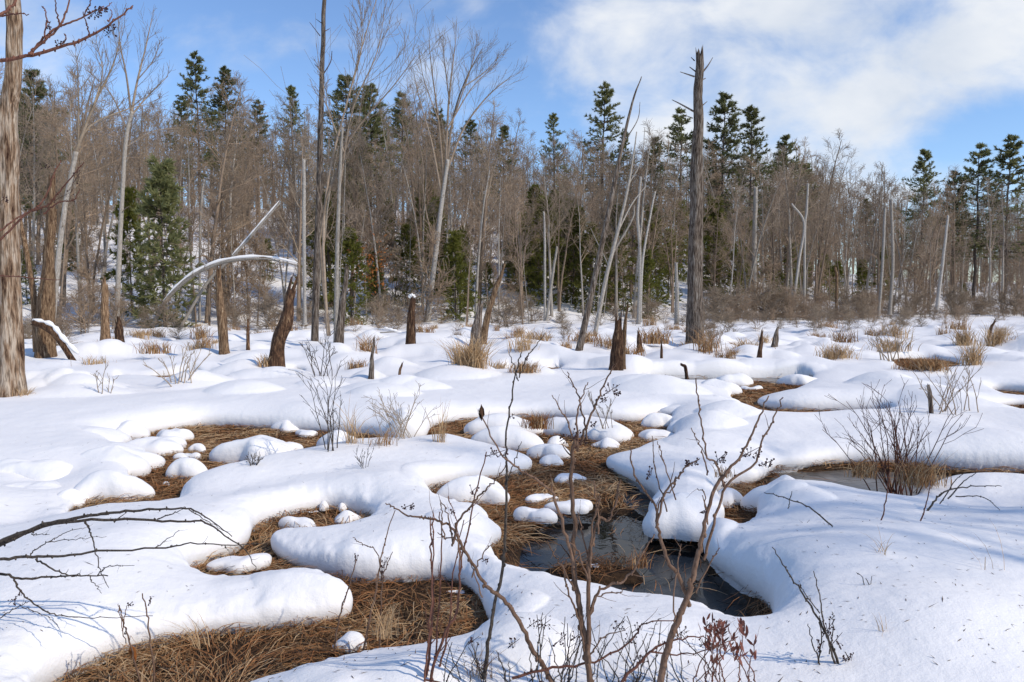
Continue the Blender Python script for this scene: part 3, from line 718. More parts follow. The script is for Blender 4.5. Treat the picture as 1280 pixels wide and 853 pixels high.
while nb < 285 and tries < 9000:
    tries += 1
    a = rt.uniform(-.74, .74); x0 = yedge(a); t = 2 + 62 * rt.random() ** 1.5; y = x0 + t; x = a * y
    if not far_enough(x, y, 1.1 + t * .02): continue
    spots.append((x, y))
    u = uv_of(x, y); vt = np.interp(u, *SKYLINE) + rt.uniform(-22, 75) * (1 if t < 30 else .6) + (rt.random() < .3) * 40
    g = float(hill(np.array([x]), np.array([y]))[0])
    h = (HZ - vt) * y / F + CAMH - g
    h = float(np.clip(h, 5.5, 22))
    pale = rt.random() < (.45 if t < 25 else .25)
    row = 'at the woods front' if t < 12 else ('inside the woods' if t < 28 else 'deep in the woods')
    if pale:
        k = int(rt.integers(0, 4)); o = plant(PALE_T, k, PROH['p'][k], x, y, h, rt.uniform(0, 6.28), 'pale_barked_tree', rt.normal(0, .04, 2))
        kind = ['slender pale grey tree', 'white barked birch', 'forked pale grey tree', 'leaning thin white birch'][k]; grp = 'pale barked trees in the woods'
    else:
        k = int(rt.integers(0, 6)); o = plant(BARE_T, k, PROH['b'][k], x, y, h, rt.uniform(0, 6.28), 'bare_tree', rt.normal(0, .025, 2))
        kind = ['brown bare tree', 'brown upswept bare tree', 'wide russet bare tree', 'twin stemmed brown tree', 'clumped russet bare tree', 'high crowned brown tree'][k]; grp = 'bare brown trees in the woods'
    ITEMS.append((o, u, f'{kind} {row}', 'tree', grp)); nb += 1
# thin poles and saplings at the wood's edge
n = 0; tries = 0
while n < 95 and tries < 4000:
    tries += 1
    a = rt.uniform(-.72, .72); y = yedge(a) + rt.uniform(-3, 22); x = a * y
    if not far_enough(x, y, .7): continue
    spots.append((x, y)); k = int(rt.integers(0, 2)); h = rt.uniform(4, 8.5)
    o = plant(POLES, k, (9, 8)[k], x, y, h, rt.uniform(0, 6.28), 'young_tree', rt.normal(0, .07, 2))
    ITEMS.append((o, uv_of(x, y), ('thin brown sapling by the woods', 'thin pale sapling by the woods')[k], 'sapling', 'thin saplings along the woods')); n += 1
# evergreens: skyline pines by photo position of their tips (u, v, distance, prototype, relative width)
for i, (u, v, Y, k, wd, lab) in enumerate([
    (42, 88, 62, 2, 1.1, 'dark pine with layered limbs behind the big flaking snag'), (28, 120, 75, 0, 1, 'pine just left of the layered one behind the flaking snag'),
    (246, 66, 88, 1, 1, 'tall wind swept pine tip on the left skyline'), (284, 86, 92, 0, 1.1, 'bushy topped pine right of the wind swept one'), (225, 120, 100, 3, 1, 'lower pine left of the wind swept one'), (320, 125, 95, 1, 1, 'slim pine between the bushy topped one and the thin dead pole'),
    (367, 108, 100, 3, 1, 'single dark pine tip left of the thin dead pole'), (432, 95, 72, 0, 1.2, 'tall pine behind the arching pale tree'), (462, 108, 74, 2, 1.2, 'broad pine right behind the arching pale tree'), (503, 116, 80, 1, 1.1, 'dark pine between the arching and the fan shaped pale trees'),
    (545, 135, 84, 3, 1.1, 'pine hidden behind the fan shaped pale tree'), (590, 150, 90, 0, 1.1, 'pine right of the fan shaped pale tree'), (628, 158, 88, 3, 1.0, 'small pine tip in the dip of the skyline'), (693, 142, 96, 2, .9, 'hazy pine tip left of the tallest middle pine'),
    (754, 104, 92, 1, 1.1, 'tallest pine of the middle skyline with stepped limbs'), (778, 165, 90, 3, 1.0, 'lower pine right beside the tallest middle pine'), (820, 172, 94, 0, 1.0, 'pine between the leaning trunks and the tall snag'), (852, 136, 90, 3, 1.1, 'pine left behind the tall dead snag'),
    (902, 118, 88, 0, 1.1, 'broad dark pine right of the tall dead snag'), (944, 134, 84, 1, 1.1, 'pine with open upswept limbs, second right of the tall snag'), (984, 170, 90, 3, 1.2, 'pine with one sided limbs, third right of the tall snag'), (1008, 205, 96, 2, 1, 'low pine at the right foot of the snag pines'),
    (1155, 188, 104, 0, 1.0, 'hazy pine left of the far right pair'), (1192, 215, 100, 2, 1.0, 'short pine between the hazy one and the far right pair'), (1224, 180, 98, 1, 1.2, 'left tree of the far right pair of pines'), (1262, 170, 96, 3, 1.3, 'right tree of the far right pair of pines'), (1085, 250, 110, 2, 1, 'low dark pine in the gap right of the birches')]):
    p = P(u, v, Y); g = snow_z(p[0], Y); h = p[2] - g
    o = plant(PINES, (k + (i % 3) * 2) % 6, 20, p[0], Y, h, rt.uniform(0, 6.28), 'pine_tree', (0, 0), min(1.5, wd * 14 / h) if h < 14 else wd)
    tag(o, lab, 'pine tree', 'pines standing above the bare woods')
for i, (u, vb, vt, Y, k, m_, wd, lab) in enumerate([
    (207, 392, 205, 43, 0, 1, 1.0, 'dark green young pine standing before the left woods'), (165, 380, 240, 46, 1, 0, .8, 'young pine left behind the dark green one'), (440, 400, 290, 46, 1, 0, 1.1, 'bushy hemlock beside the rusty leaved beech'),
    (470, 395, 330, 50, 0, 0, 1.2, 'low hemlock right of the bushy one'), (545, 390, 250, 58, 0, 0, 1, 'thin green hemlock behind the fan shaped pale tree'), (580, 390, 285, 56, 1, 0, 1, 'hemlock left of the splintered stump'), (640, 390, 300, 60, 0, 0, 1, 'hemlock right of the splintered stump'),
    (716, 385, 265, 58, 1, 0, 1.2, 'broad yellowish green sapling in the middle of the woods'), (765, 385, 300, 62, 0, 0, .9, 'narrow green sapling right of the broad yellowish one'), (835, 388, 290, 66, 1, 0, 1, 'green sapling left of the tall dead snag'),
    (893, 390, 250, 70, 0, 0, 1, 'light green hemlock right behind the tall dead snag'), (928, 390, 315, 74, 1, 0, 1, 'dull green hemlock two trunks right of the snag'), (990, 388, 305, 76, 0, 0, 1.4, 'broad olive hemlock with drooping limbs right of the snag'), (1030, 385, 320, 84, 1, 0, 1, 'olive hemlock behind the white birches'),
    (1205, 388, 355, 92, 1, 0, 1.2, 'small rounded green bush pine at the far right'), (1105, 385, 310, 96, 0, 1, 1, 'dark hemlock in the shade right of the birches'), (335, 370, 300, 58, 1, 0, 1, 'small hemlock on the snowy slope behind the leaning dark stump'), (610, 388, 330, 54, 1, 0, .8, 'low hemlock right behind the splintered stump')]):
    b = P(u, vb, Y); g = snow_z(b[0], Y); t = P(u, vt, Y); h = t[2] - g
    o = plant(HEMS, k, 6, b[0], Y, h, rt.uniform(0, 6.28), 'evergreen_sapling', (0, 0), min(wd, 1.0) if h > 5 else wd)
    if m_:
        for c in o.children:
            if c.name.startswith('crown'): c.material_slots[0].link = 'OBJECT'; c.material_slots[0].material = M_pine
    tag(o, lab, 'young evergreen', 'young evergreens among the bare trunks')
# the rest of the woods, up and over the hill, as one mass
def mass(name, protos, n, tlo, thi, seed, label, hr=None, cat='woods'):
    r = np.random.default_rng(seed); mats = []; Vs = []; Qs = []; mis = []; nv = 0
    data = []
    for tm, cm in protos:
        for me in (tm, cm):
            V = np.zeros(len(me.vertices) * 3, np.float32); me.vertices.foreach_get('co', V)
            L = np.zeros(len(me.loops), np.int32); me.loops.foreach_get('vertex_index', L)
            k = me.polygons[0].loop_total if len(me.polygons) else 4
            if me.materials[0] not in mats: mats.append(me.materials[0])
            data.append((V.reshape(-1, 3), L.reshape(-1, k), mats.index(me.materials[0])))
    for i in range(n):
        a = r.uniform(-.85, .85); y = yedge(a) + r.uniform(tlo, thi); x = a * y; z0 = float(hill(np.array([x]), np.array([y]))[0])
        k = r.integers(0, len(protos)); u = uv_of(x, y); vt = np.interp(u, *SKYLINE) + r.uniform(-12, 45)
        h0 = data[2 * k][0][:, 2].max(); h = np.clip((HZ - vt) * y / F + CAMH - z0, 5, 21) if hr is None else r.uniform(*hr); s = h / h0
        c, sn = math.cos(i * 1.7), math.sin(i * 1.7)
        for V, L, m in data[2 * k:2 * k + 2]:
            W = V * s; W = np.column_stack([W[:, 0] * c - W[:, 1] * sn + x, W[:, 0] * sn + W[:, 1] * c + y, W[:, 2] + z0])
            Vs.append(W); Qs.append(L + nv); nv += len(W); mis.append(np.full(len(L), m))
    o = link(name, mesh_np(name, np.concatenate(Vs), [np.concatenate(Qs)], mats, [np.concatenate(mis)]))
    return tag(o, label, cat, kind='stuff')
MASS_P = [bare_tree(61, 13, M_bark, M_twig, n1=14, n3=4, twig=.021, crown=.1, ang=(.6, 1.2)), bare_tree(62, 13, M_bark, M_twig2, n1=9, n3=4, twig=.021, forks=2, crown=.1, ang=(.5, 1.1))]
mass('far_woods', MASS_P, 430, 30, 105, 3, 'mass of bare brown trees farther up the hillside')
BRUSH = [bare_tree(71, 2.6, M_twig2, M_twig2, forks=4, n1=4, n3=2, crown=.15, twig=.007, r0=.014), bare_tree(72, 2.0, M_twig, M_twig, forks=5, n1=4, n3=2, crown=.15, twig=.007, r0=.013)]
UNDER = [bare_tree(81, 3.0, M_twig2, M_twig2, forks=3, n1=6, n3=3, crown=.1, twig=.011, r0=.022), bare_tree(82, 5.5, M_bark, M_twig, n1=9, n3=3, crown=.25, twig=.012, r0=.04)]
mass('undergrowth', UNDER, 560, 0, 66, 8, 'tangle of thin leafless undergrowth between the trunks', (1.5, 6), 'undergrowth')
# thickets of leafless shrubs along the edge of the marsh
n = 0
rs = np.random.default_rng(77)
while n < 260:
    a = rs.uniform(-.7, .72) if rs.random() < .55 else rs.uniform(.2, .72)
    u = 640 + a * F
    y = yedge(a) - 10 * abs(rs.normal()) * (1 if u < 850 else 1.5) + 3; x = a * y
    if y < (24 if u < 850 else 19): continue
    k = int(rs.integers(0, 2)); h = (rs.uniform(.7, 2.4) if y > yedge(a) - 8 else rs.uniform(.5, 1.1)) * (1.15 if u > 850 or u < 220 else .8)
    o = plant(BRUSH, k, (2.6, 2.0)[k], x, y, h, rs.uniform(0, 6.28), 'leafless_shrub', (0, 0), rs.uniform(1.3, 2.0))
    ITEMS.append((o, uv_of(x, y), ('russet leafless shrub', 'brown leafless shrub')[k] + (' near the marsh' if y < yedge(a) - 8 else ' against the woods'), 'shrub', 'leafless shrubs along the marsh edge')); n += 1
# young beech holding its rusty leaves
p = P(458, 395, 47); r = np.random.default_rng(3)
o = plant([POLES[1]], 0, 8, p[0], 47, 6.0, 0, 'beech_sapling'); tag(o, 'young beech still holding rusty orange leaves, beside the bushy hemlock', 'sapling')
lv = MB(); c = r.normal(size=(420, 3)) * np.array([.9, .9, 1.1]) + np.array([0, 0, 4.6]); d1 = r.normal(size=(420, 3)) * .07; d2 = r.normal(size=(420, 3)) * .05
lv.raw(np.stack([c - d1, c + d2, c + d1, c - d2], 1).reshape(-1, 3), np.arange(1680).reshape(-1, 4)); lv.build('leaves', M_rust, o, False)

for i, (x, y, h, k) in enumerate([(13.2, -1.4, 12, 5), (15.4, -.2, 14, 5)]):
    o = plant(BARE_T, k, PROH['b'][k], x, y, h, i * 2.1, 'bare_tree')
    tag(o, 'bare brown tree on the near bank, outside the right edge, shading the foreground snow', 'tree', 'bare trees on the near bank')

n = 0; rg = np.random.default_rng(31)
while n < 46:      # small evergreens coming up under the hardwoods
    u = rg.uniform(400, 1060) if rg.random() < .8 else rg.uniform(0, 1280); a = (u - 640) / F; y = yedge(a) + rg.uniform(1, 24); x = a * y
    if 585 < u < 635 or 860 < u < 905: continue
    h = rg.uniform(2.5, 7.5); k = int(rg.integers(0, 2)); o = plant(HEMS, k, 6, x, y, h, rg.uniform(0, 6.28), 'evergreen_sapling')
    ITEMS.append((o, u, ('tall' if h > 5 else 'low') + (' narrow' if k == 0 else ' broad') + ' yellowish green sapling', 'young evergreen', 'yellowish young evergreens under the hardwoods')); n += 1
# ------------------------------------------------------------------ dead snags and stumps standing in the marsh
def trunk_mesh(path, rad, seed, m, sides=20, n=40, amp=.16, jag=.5, name='trunk'):
    """a rough broken trunk: fluted sides, torn hollow top"""
    r = np.random.default_rng(seed); p = smooth_path(path, n); R_ = np.interp(np.linspace(0, 1, n), np.linspace(0, 1, len(rad)), rad)
    tan = np.gradient(p, axis=0); tan /= np.linalg.norm(tan, axis=1, keepdims=True)
    ex = np.cross(tan, [0, 1, .05]); ex /= np.linalg.norm(ex, axis=1, keepdims=True); ey = np.cross(tan, ex)
    th = np.arange(sides) * 2 * np.pi / sides
    Z = np.concatenate([[0], np.cumsum(np.linalg.norm(np.diff(p, axis=0), axis=1))])
    cx, cy = np.cos(th), np.sin(th); s0 = seed * 3.7; rm = R_.mean()
    fl = noise2(cx[None] * 1.7 + s0 + Z[:, None] * .25 / max(rm, .05) * .15, cy[None] * 1.7 + Z[:, None] * .12 + 0 * cx[None]) * 2.0
    fi = noise2(cx[None] * 4 + s0 + 30, cy[None] * 4 + Z[:, None] / (rm * 6)) * 1.0
    lum = noise2(Z / (rm * 3.5) + s0, Z * 0 + seed) * .5 + noise2(Z / (rm * 1.3) + s0, Z * 0 + seed + 7) * .25
    f3 = noise2(cx[None] * 6 + s0 + 60, cy[None] * 6 + Z[:, None] / (rm * 1.6)) * .7
    rr = R_[:, None] * (1 + amp * (fl + .8 * fi + f3)) * (1 + 2.2 * amp * lum[:, None] * np.linspace(0, 1, n)[:, None] ** .5)
    p = p + ex * (noise2(Z / (rm * 5) + 31, Z * 0 + seed) * rm * amp * 4 * np.linspace(0, 1, n))[:, None]
    rr *= (1 + .38 * np.exp(-Z / (2.6 * rm)))[:, None]
    V = p[:, None] + rr[..., None] * (cx[None, :, None] * ex[:, None] + cy[None, :, None] * ey[:, None])
    # torn top
    jj = np.clip(noise2(cx * 2.2 + s0, cy * 2.2 + 9) * 2 + .5, 0, 1.2) ** 1.5 + r.random(sides) ** 2 * .8
    V[-1] += tan[-1] * (jj * jag)[:, None]; V[-2] += tan[-1] * (jj * jag * .45)[:, None]
    inn = p[-1] + (V[-1] - p[-1]) * .55 - tan[-1] * jag * .4
    cen = p[-1] - tan[-1] * jag * .6
    V = np.concatenate([V.reshape(-1, 3), inn, cen[None]])
    i = np.arange(sides * n).reshape(n, sides); j = np.roll(i, -1, 1); k = i[-1]; kk = j[-1]; a = np.arange(sides) + sides * n; b = np.roll(a, -1)
    Q = np.concatenate([np.stack([i[:-1], j[:-1], j[1:], i[1:]], -1).reshape(-1, 4), np.stack([k, kk, b, a], -1)])
    T = np.stack([a, b, np.full(sides, sides * n + sides)], -1)
    return mesh_np(name, V, [Q, T], [m])
def px_path(pts, Y, bend=0):
    n = len(pts); return np.array([P(q[0], q[1], Y + bend * i / max(n - 1, 1)) for i, q in enumerate(pts)])
def rel(o, pts): return np.asarray(pts) - np.array(o.location)
def snag(name, label, cat, pts, wd, m, seed, jag=.4, amp=.16, limbs=(), lm=None, group=None, Y=None, bend=0, twigs=0, sides=20, cap=None):
    u, v = pts[0]
    b = on_snow(u, v) if Y is None else P(u, v, Y)
    if Y is None: Y = b[1]
    pth = px_path(pts, Y, bend); pth[0, 2] -= .25
    o = thing(name, label, cat, (pth[0, 0], Y, pth[0, 2] + .25), group)
    rad = [w_ * Y / F / 2 * (.84 if cat == 'stump' else (1 if wd[0] > 17 else .74)) for w_ in wd]
    link('trunk', trunk_mesh(rel(o, pth), rad, seed, m, sides, 46, amp, jag * max(rad[-1] * 2.8, .07)), o)
    for lp, w0, w1 in limbs:
        q = smooth_path(px_path(lp, Y, .5 if len(lp) > 2 else .2), 12); mb = MB()
        mb.tubes(rel(o, q), np.linspace(w0, w1, 12) * Y / F / 2 * .8, 6); mb.build('limb', lm or m, o)
    if twigs:
        r = np.random.default_rng(seed + 5); mb = MB(); q = smooth_path(rel(o, pth), 10)[None]; rr = np.interp(np.linspace(0, 1, 10), np.linspace(0, 1, len(rad)), rad)[None]
        b1, q1 = grow(r, q, rr, twigs, .3, 1, (.5, 1.2), lambda t, pl: np.full(len(t), .08) * pl * (1.3 - t), .3, .2, .2, 5); mb.tubes(b1, q1, 4)
        b2, q2 = grow(r, b1, q1, 4, .2, 1, (.4, 1), lambda t, pl: pl * .5, .5, .1, .2, 4); mb.tubes(b2, q2, 3)
        mb.build('crown', lm or m, o)
    if cap:   # snow lying along the upper side
        q = smooth_path(px_path(cap[0], Y, bend), 16); mb = MB()
        q[:, 2] += cap[1] * Y / F * .22; rr = cap[1] * .62 * Y / F / 2 * np.array([.3, .8, 1, .5, .95, 1.1, .7, .9, 1.05, .55, .9, 1.05, .4, .9, .7, .3])
        mb.tubes(rel(o, q), rr, 8); mb.build('snow_cover', SNOW, o)
    return o
SG = 'dead snags and stumps standing in the marsh'
snag('dead_snag', 'thick pale snag with flaking bark and dark rotten cracks at the left edge', 'dead tree', [(13, 492), (10, 330), (9, 200), (14, 80), (18, -40)], [33, 27, 23, 19, 17], M_lsnag, 3, .2, .22, group=SG, sides=26)
snag('dead_snag', 'broken tan snag with a hollow base and torn top behind the flaking snag', 'dead tree', [(56, 446), (56, 385), (60, 330), (66, 225)], [22, 18, 13, 7], M_tan, 4, .9, .24,
     limbs=[([(46, 440), (42, 370), (32, 310), (24, 270), (20, 200)], 11, 5), ([(60, 330), (68, 290), (70, 262)], 7, 3)], group=SG)
snag('fallen_limb', 'snow covered fallen limb slanting from the broken tan snag down to the snow', 'fallen branch', [(97, 449), (76, 428), (62, 412), (42, 404)], [9, 10, 12, 10], M_rot, 5, .2, .1, cap=([(98, 445), (78, 424), (64, 408), (41, 402)], 11), Y=on_snow(56, 446)[1] - .5)
snag('slender_tree', 'slim grey forked bare tree rising alone above the left woods', 'tree', [(145, 412), (150, 300), (157, 180), (165, 140)], [9, 7.5, 6, 5.5], M_pale, 6, .1, .06, lm=M_ptwig, twigs=9,
     limbs=[([(163, 146), (185, 120), (210, 95)], 3.4, 1), ([(164, 143), (172, 100), (182, 60), (190, 22)], 4.2, .9), ([(164, 143), (158, 95), (150, 55), (148, 25)], 3.6, .9), ([(160, 165), (140, 120), (118, 95)], 2.6, .8), ([(172, 100), (192, 75), (200, 50)], 2, .8), ([(156, 185), (190, 165), (225, 160)], 2, .8)])
snag('slender_tree', 'leaning bare tree with arching forks beside the broken tan snag', 'tree', [(62, 430), (78, 280), (95, 190)], [10, 8, 7], M_pale, 7, .1, .06, lm=M_twig, twigs=8,
     limbs=[([(95, 190), (118, 130), (140, 85), (150, 50)], 5.5, 1), ([(92, 200), (110, 160), (150, 140), (185, 130)], 4, .9), ([(98, 180), (98, 120), (96, 70)], 3.5, .9), ([(118, 130), (128, 90), (120, 50)], 2.5, .8)])
snag('dead_pole', 'thin tall dead grey pole with short stubs reaching out of the picture', 'dead tree', [(393, 426), (396, 330), (400, 200), (403, 80), (406, -30)], [12, 11, 9.5, 7.5, 6], M_snag, 8, .1, .08,
     limbs=[([(401, 98), (413, 78), (415, 64)], 2.2, 1), ([(400, 45), (387, 28)], 1.6, .8), ([(399, 86), (393, 80)], 1.5, .8), ([(405, 40), (412, 36)], 1.5, .8), ([(403, 30), (395, 24)], 1.5, .7)], lm=M_rot, group=SG)
snag('arching_tree', 'pale multi stemmed tree arching to the right beside the thin dead pole', 'tree', [(420, 428), (421, 340), (424, 240), (428, 160)], [9, 7, 5.5, 4], M_pale, 9, .1, .05, lm=M_ptwig, twigs=7,
     limbs=[([(410, 420), (404, 300), (412, 215), (436, 120), (455, 50), (472, -5)], 5.5, 1.2), ([(412, 420), (400, 290), (430, 190), (455, 150), (490, 110), (520, 70)], 5, 1), ([(436, 120), (452, 60), (450, 10)], 3, .8), ([(424, 240), (440, 140), (470, 70), (480, 20)], 3.4, .8), ([(430, 190), (408, 130), (402, 90)], 2.4, .8)])
snag('fan_tree', 'tall pale tree whose stems fan upward to a fine twiggy crown', 'tree', [(533, 404), (543, 330), (552, 255), (560, 200)], [11, 8.5, 7, 6], M_birch, 10, .1, .05, lm=M_ptwig, twigs=8,
     limbs=[([(556, 225), (566, 150), (582, 100), (602, 62)], 4.6, .9), ([(557, 220), (560, 140), (566, 80), (570, 48)], 4.6, .9), ([(555, 230), (548, 150), (540, 90), (536, 50)], 4, .9), ([(558, 215), (580, 160), (610, 120), (640, 95)], 4, .9), ([(553, 250), (540, 180), (526, 130), (518, 95)], 3.4, .9),
            ([(560, 160), (590, 110), (622, 80)], 2.4, .7), ([(562, 130), (556, 80), (552, 48)], 2.4, .7), ([(570, 140), (590, 80), (596, 50)], 2.4, .7), ([(578, 110), (606, 90), (632, 62)], 2, .6), ([(548, 150), (530, 100), (525, 70)], 2, .6), ([(545, 320), (530, 250), (528, 200), (515, 150)], 3, .8)])
# fine crown for the fan tree and its kind: upswept twigs on the upper limbs
def crown_twigs(o, seed, n2=12, n3=6, lf=.34, tw=.011):
    r = np.random.default_rng(seed); mb = MB()
    for c in [c for c in o.children if c.name.split('.')[0] == 'limb']:
        V = np.zeros(len(c.data.vertices) * 3); c.data.vertices.foreach_get('co', V); q = V.reshape(12, 6, 3).mean(1)[None]; rr = np.linspace(.03, .008, 12)[None]
        b, k = grow(r, q, rr, n2, .25, 1, (.2, .7), lambda t, pl: pl * lf * (1.15 - .6 * t), .6, .4, .1, 5); mb.tubes(b, np.maximum(k, tw * .8), 3)
        b, k = grow(r, b, k, n3, .15, 1, (.3, .7), lambda t, pl: pl * .5, .6, .3, .12, 4); mb.tubes(b, np.maximum(k, tw * .6), 3)
    mb.build('crown', M_ptwig, o)
for o in list(col.objects):
    if o.type == 'EMPTY' and o.name.split('.')[0] in ('fan_tree', 'arching_tree', 'slender_tree'): crown_twigs(o, len(o.name) + int(abs(o.location.x) * 7), tw=.010 if 'fan' in o.name else .009)
snag('dead_snag', 'tall thick grey snag with a torn top and short stubs, standing alone right of centre', 'dead tree', [(869, 431), (869, 330), (871, 200), (873, 110), (873, 72)], [20, 16.5, 14, 11, 10], M_snag, 11, .7, .16, sides=24,
     limbs=[([(868, 96), (850, 90)], 2.6, 1), ([(870, 90), (862, 84)], 2.4, 1.2), ([(877, 92), (885, 82), (891, 72)], 3, .9), ([(868, 140), (850, 130), (840, 125)], 3.2, 1), ([(878, 100), (882, 98)], 2, 1.2), ([(877, 133), (884, 127)], 2, .9), ([(866, 148), (853, 143)], 1.6, .8), ([(868, 76), (864, 72)], 2, 1)], group=SG)
snag('dead_tree', 'smooth grey dead trunk leaning right to a thin curved tip', 'dead tree', [(722, 437), (745, 340), (762, 260), (776, 190), (790, 130), (802, 96)], [12, 9.5, 8, 6, 3.6, 1.4], M_snag, 12, .02, .05, limbs=[([(780, 178), (797, 150), (800, 128)], 1.8, .8)], group=SG)
snag('dead_tree', 'second thinner leaning trunk with pale broken side limbs, right of the curved one', 'dead tree', [(742, 420), (757, 350), (772, 290), (786, 230), (796, 165)], [8, 6.5, 5.5, 4, 1.6], M_pale, 13, .02, .05, limbs=[([(764, 320), (790, 275), (793, 258)], 3.5, 2), ([(772, 290), (790, 255), (808, 232)], 3, 1.2), ([(786, 230), (802, 200), (806, 160)], 2.4, .8), ([(760, 330), (745, 300), (738, 285)], 2.2, .8)], group=SG)
for pts, wd, lab, m_ in [([(798, 400), (800, 320), (797, 270), (801, 222)], [6, 5, 4.5, 4], 'white dead pole with snapped top right of the leaning trunks', M_birch), ([(803, 330), (811, 280), (819, 240)], [4, 3.4, 2.5], 'short slanting white pole beside another white pole', M_birch),
                         ([(846, 405), (846, 370), (845, 330)], [8, 7, 5], 'stubby white dead pole left of the tall thick snag', M_birch), ([(683, 395), (690, 350), (696, 310)], [5, 5, 4], 'pale slanting pole in front of the green middle sapling', M_pale), ([(681, 330), (681, 300), (680, 266)], [4, 4, 3], 'short bright white pole in the middle woods', M_birch),
                         ([(943, 385), (943, 300), (945, 235)], [9, 8, 6], 'straight grey pole behind the two dark stubs', M_pale), ([(990, 390), (998, 330), (1005, 280), (990, 255)], [5, 4.5, 4, 2.5], 'white birch with broken crown right of the snag', M_birch), ([(1006, 290), (1008, 265), (1010, 230)], [4, 4, 3], 'white birch stem with split tip right of the broken one', M_birch),
                         ([(1098, 395), (1103, 330), (1106, 262)], [5, 5, 4], 'yellowish white birch pole at the right woods', M_birch), ([(1170, 390), (1178, 330), (1185, 270)], [6, 5, 3.4], 'mottled white birch leaning right at the right woods', M_birch), ([(1112, 390), (1116, 330), (1114, 250)], [6, 5, 4], 'grey pole close right of the yellowish birch', M_pale),
                         ([(381, 400), (380, 290), (380, 200)], [6, 6, 5], 'pale dead pole left beside the thin tall dead pole', M_birch), ([(250, 300), (252, 250), (255, 225)], [4, 4, 3.5], 'white snapped birch in the left woods', M_birch), ([(1045, 395), (1046, 350), (1044, 335)], [5, 4.5, 4], 'short rusty stub among the right woods', M_tan)]:
    Yp = 40 if pts[0][0] < 720 and pts[0][1] > 390 else (44 if pts[0][0] < 900 else 62)
    pth = pts if pts[0][1] > 380 else [(pts[0][0] - (pts[1][0] - pts[0][0]) * .3, 396)] + pts
    wd_ = wd if len(wd) == len(pth) else [wd[0]] + wd
    snag('dead_pole', lab, 'dead tree', pth, wd_, m_, int(pts[0][0]), .3, .08, Y=Yp, twigs=4, lm=M_ptwig, group='white and grey dead poles before the woods')
for pts, wd, lab, m_, jg, am in [
    ([(281, 442), (277, 400), (275, 350)], [15, 13, 8], 'short tan stump with long torn side left of the leaning dark stump', M_tan, 1.3, .22),
    ([(344, 458), (349, 428), (356, 400), (365, 371)], [19, 18, 16, 12], 'leaning dark rotten stump with a torn jagged head', M_rot, 1.5, .26),
    ([(132, 427), (131, 390), (130, 362)], [13, 11, 9], 'grey post like stump left of the slim forked tree', M_tan, .8, .15),
    ([(150, 432), (149, 415), (147, 405)], [12, 11, 7], 'dark stub at the foot of the slim forked tree', M_rot, 1.0, .25),
    ([(310, 436), (310, 415), (310, 402)], [6, 5, 3], 'small grey spike right of the short tan stump', M_rot, 1, .1),
    ([(423, 431), (427, 395), (430, 362), (432, 345)], [14, 12, 9, 6], 'grey weathered stump with a torn side right of the thin dead pole', M_snag, 1.6, .2),
    ([(512, 438), (514, 405), (515, 376)], [15, 12, 9], 'brown stump with a snow cap left of centre', M_rot, .5, .2),
    ([(463, 474), (465, 455), (467, 425)], [11, 7, 2], 'sharp grey spike of wood poking from a snow hump', M_snag, .8, .2),
    ([(497, 471), (500, 464), (502, 458)], [4, 4, 3], 'tiny dark stick right of the sharp grey spike', M_rot, 1, .1),
    ([(592, 455), (596, 420), (601, 390)], [22, 17, 8], 'dark lower half of the splintered stump in the grass tuft', M_snag, 1.2, .25),
    ([(601, 430), (610, 390), (622, 355), (630, 332)], [12, 9, 7, 3], 'long tan splinter leaning right out of the splintered stump', M_tan, .6, .15),
    ([(770, 461), (772, 430), (772, 408)], [19, 16, 9], 'squat brown rotten stub with a step at its left', M_rot, 1.2, .3),
    ([(778, 455), (780, 420), (784, 382)], [10, 7, 2.5], 'tall sharp tan splinter standing against the squat brown stub', M_tan, .6, .12),
    ([(801, 440), (799, 425), (798, 416)], [9, 7, 3], 'small pointed brown stump right of the tan splinter', M_rot, 1.2, .2),
    ([(827, 448), (827, 440), (827, 430)], [4.5, 4, 2], 'small dark stick left of the tall thick snag', M_rot, 1, .1),
    ([(949, 442), (951, 430), (953, 417)], [8, 6, 3], 'left one of two little dark stubs in the snow', M_rot, 1.3, .2),
    ([(966, 434), (969, 424), (973, 410)], [10, 8, 3], 'right one of two little dark stubs in the snow', M_snag, 1.3, .2),
    ([(1166, 516), (1163, 500), (1160, 483)], [7, 6, 5], 'dark grey stick standing in the broad right drift', M_snag, .4, .15),
    ([(1235, 425), (1238, 412), (1243, 402)], [6, 5, 3], 'dark stub among the tan grass at the far right', M_rot, 1, .2),
    ([(859, 462), (857, 459), (853, 456)], [5, 5, 4], 'dark wood knob sticking from a snow lump at the water', M_rot, .5, .2)]:
    snag('stump', lab, 'stump', pts, wd, m_, int(pts[0][0] * 1.3 + len(lab)), jg, am, group=SG,
         cap=([(511, 374), (515, 371), (519, 374)], 8) if 'snow cap' in lab else None)
snag('fallen_log', 'grey log lying half under snow behind the brown snow capped stump', 'log', [(476, 413), (492, 418), (508, 424)], [10, 9, 8], M_pale, 91, .3, .1, Y=36, cap=([(480, 411), (494, 415), (508, 420)], 6))
snag('bent_birch', 'snow laden trunk bent into a long low arch before the left woods', 'fallen tree', [(190, 402), (206, 378), (228, 354), (255, 337), (285, 327), (330, 324), (372, 332)], [6, 7, 7, 6, 5, 3.5, 1.6], M_pale, 92, .05, .2, twigs=5, lm=M_ptwig, Y=41, cap=([(204, 378), (228, 352), (255, 335), (285, 325), (330, 322), (372, 330)], 7))
snag('fallen_tree', 'straight snowy pole leaning right across the bent arch', 'fallen tree', [(222, 410), (258, 355), (290, 322), (325, 282), (350, 254)], [5, 5, 4.5, 4, 2.5], M_pale, 93, .05, .06, Y=42, cap=([(290, 320), (306, 302), (325, 280), (349, 252)], 4))

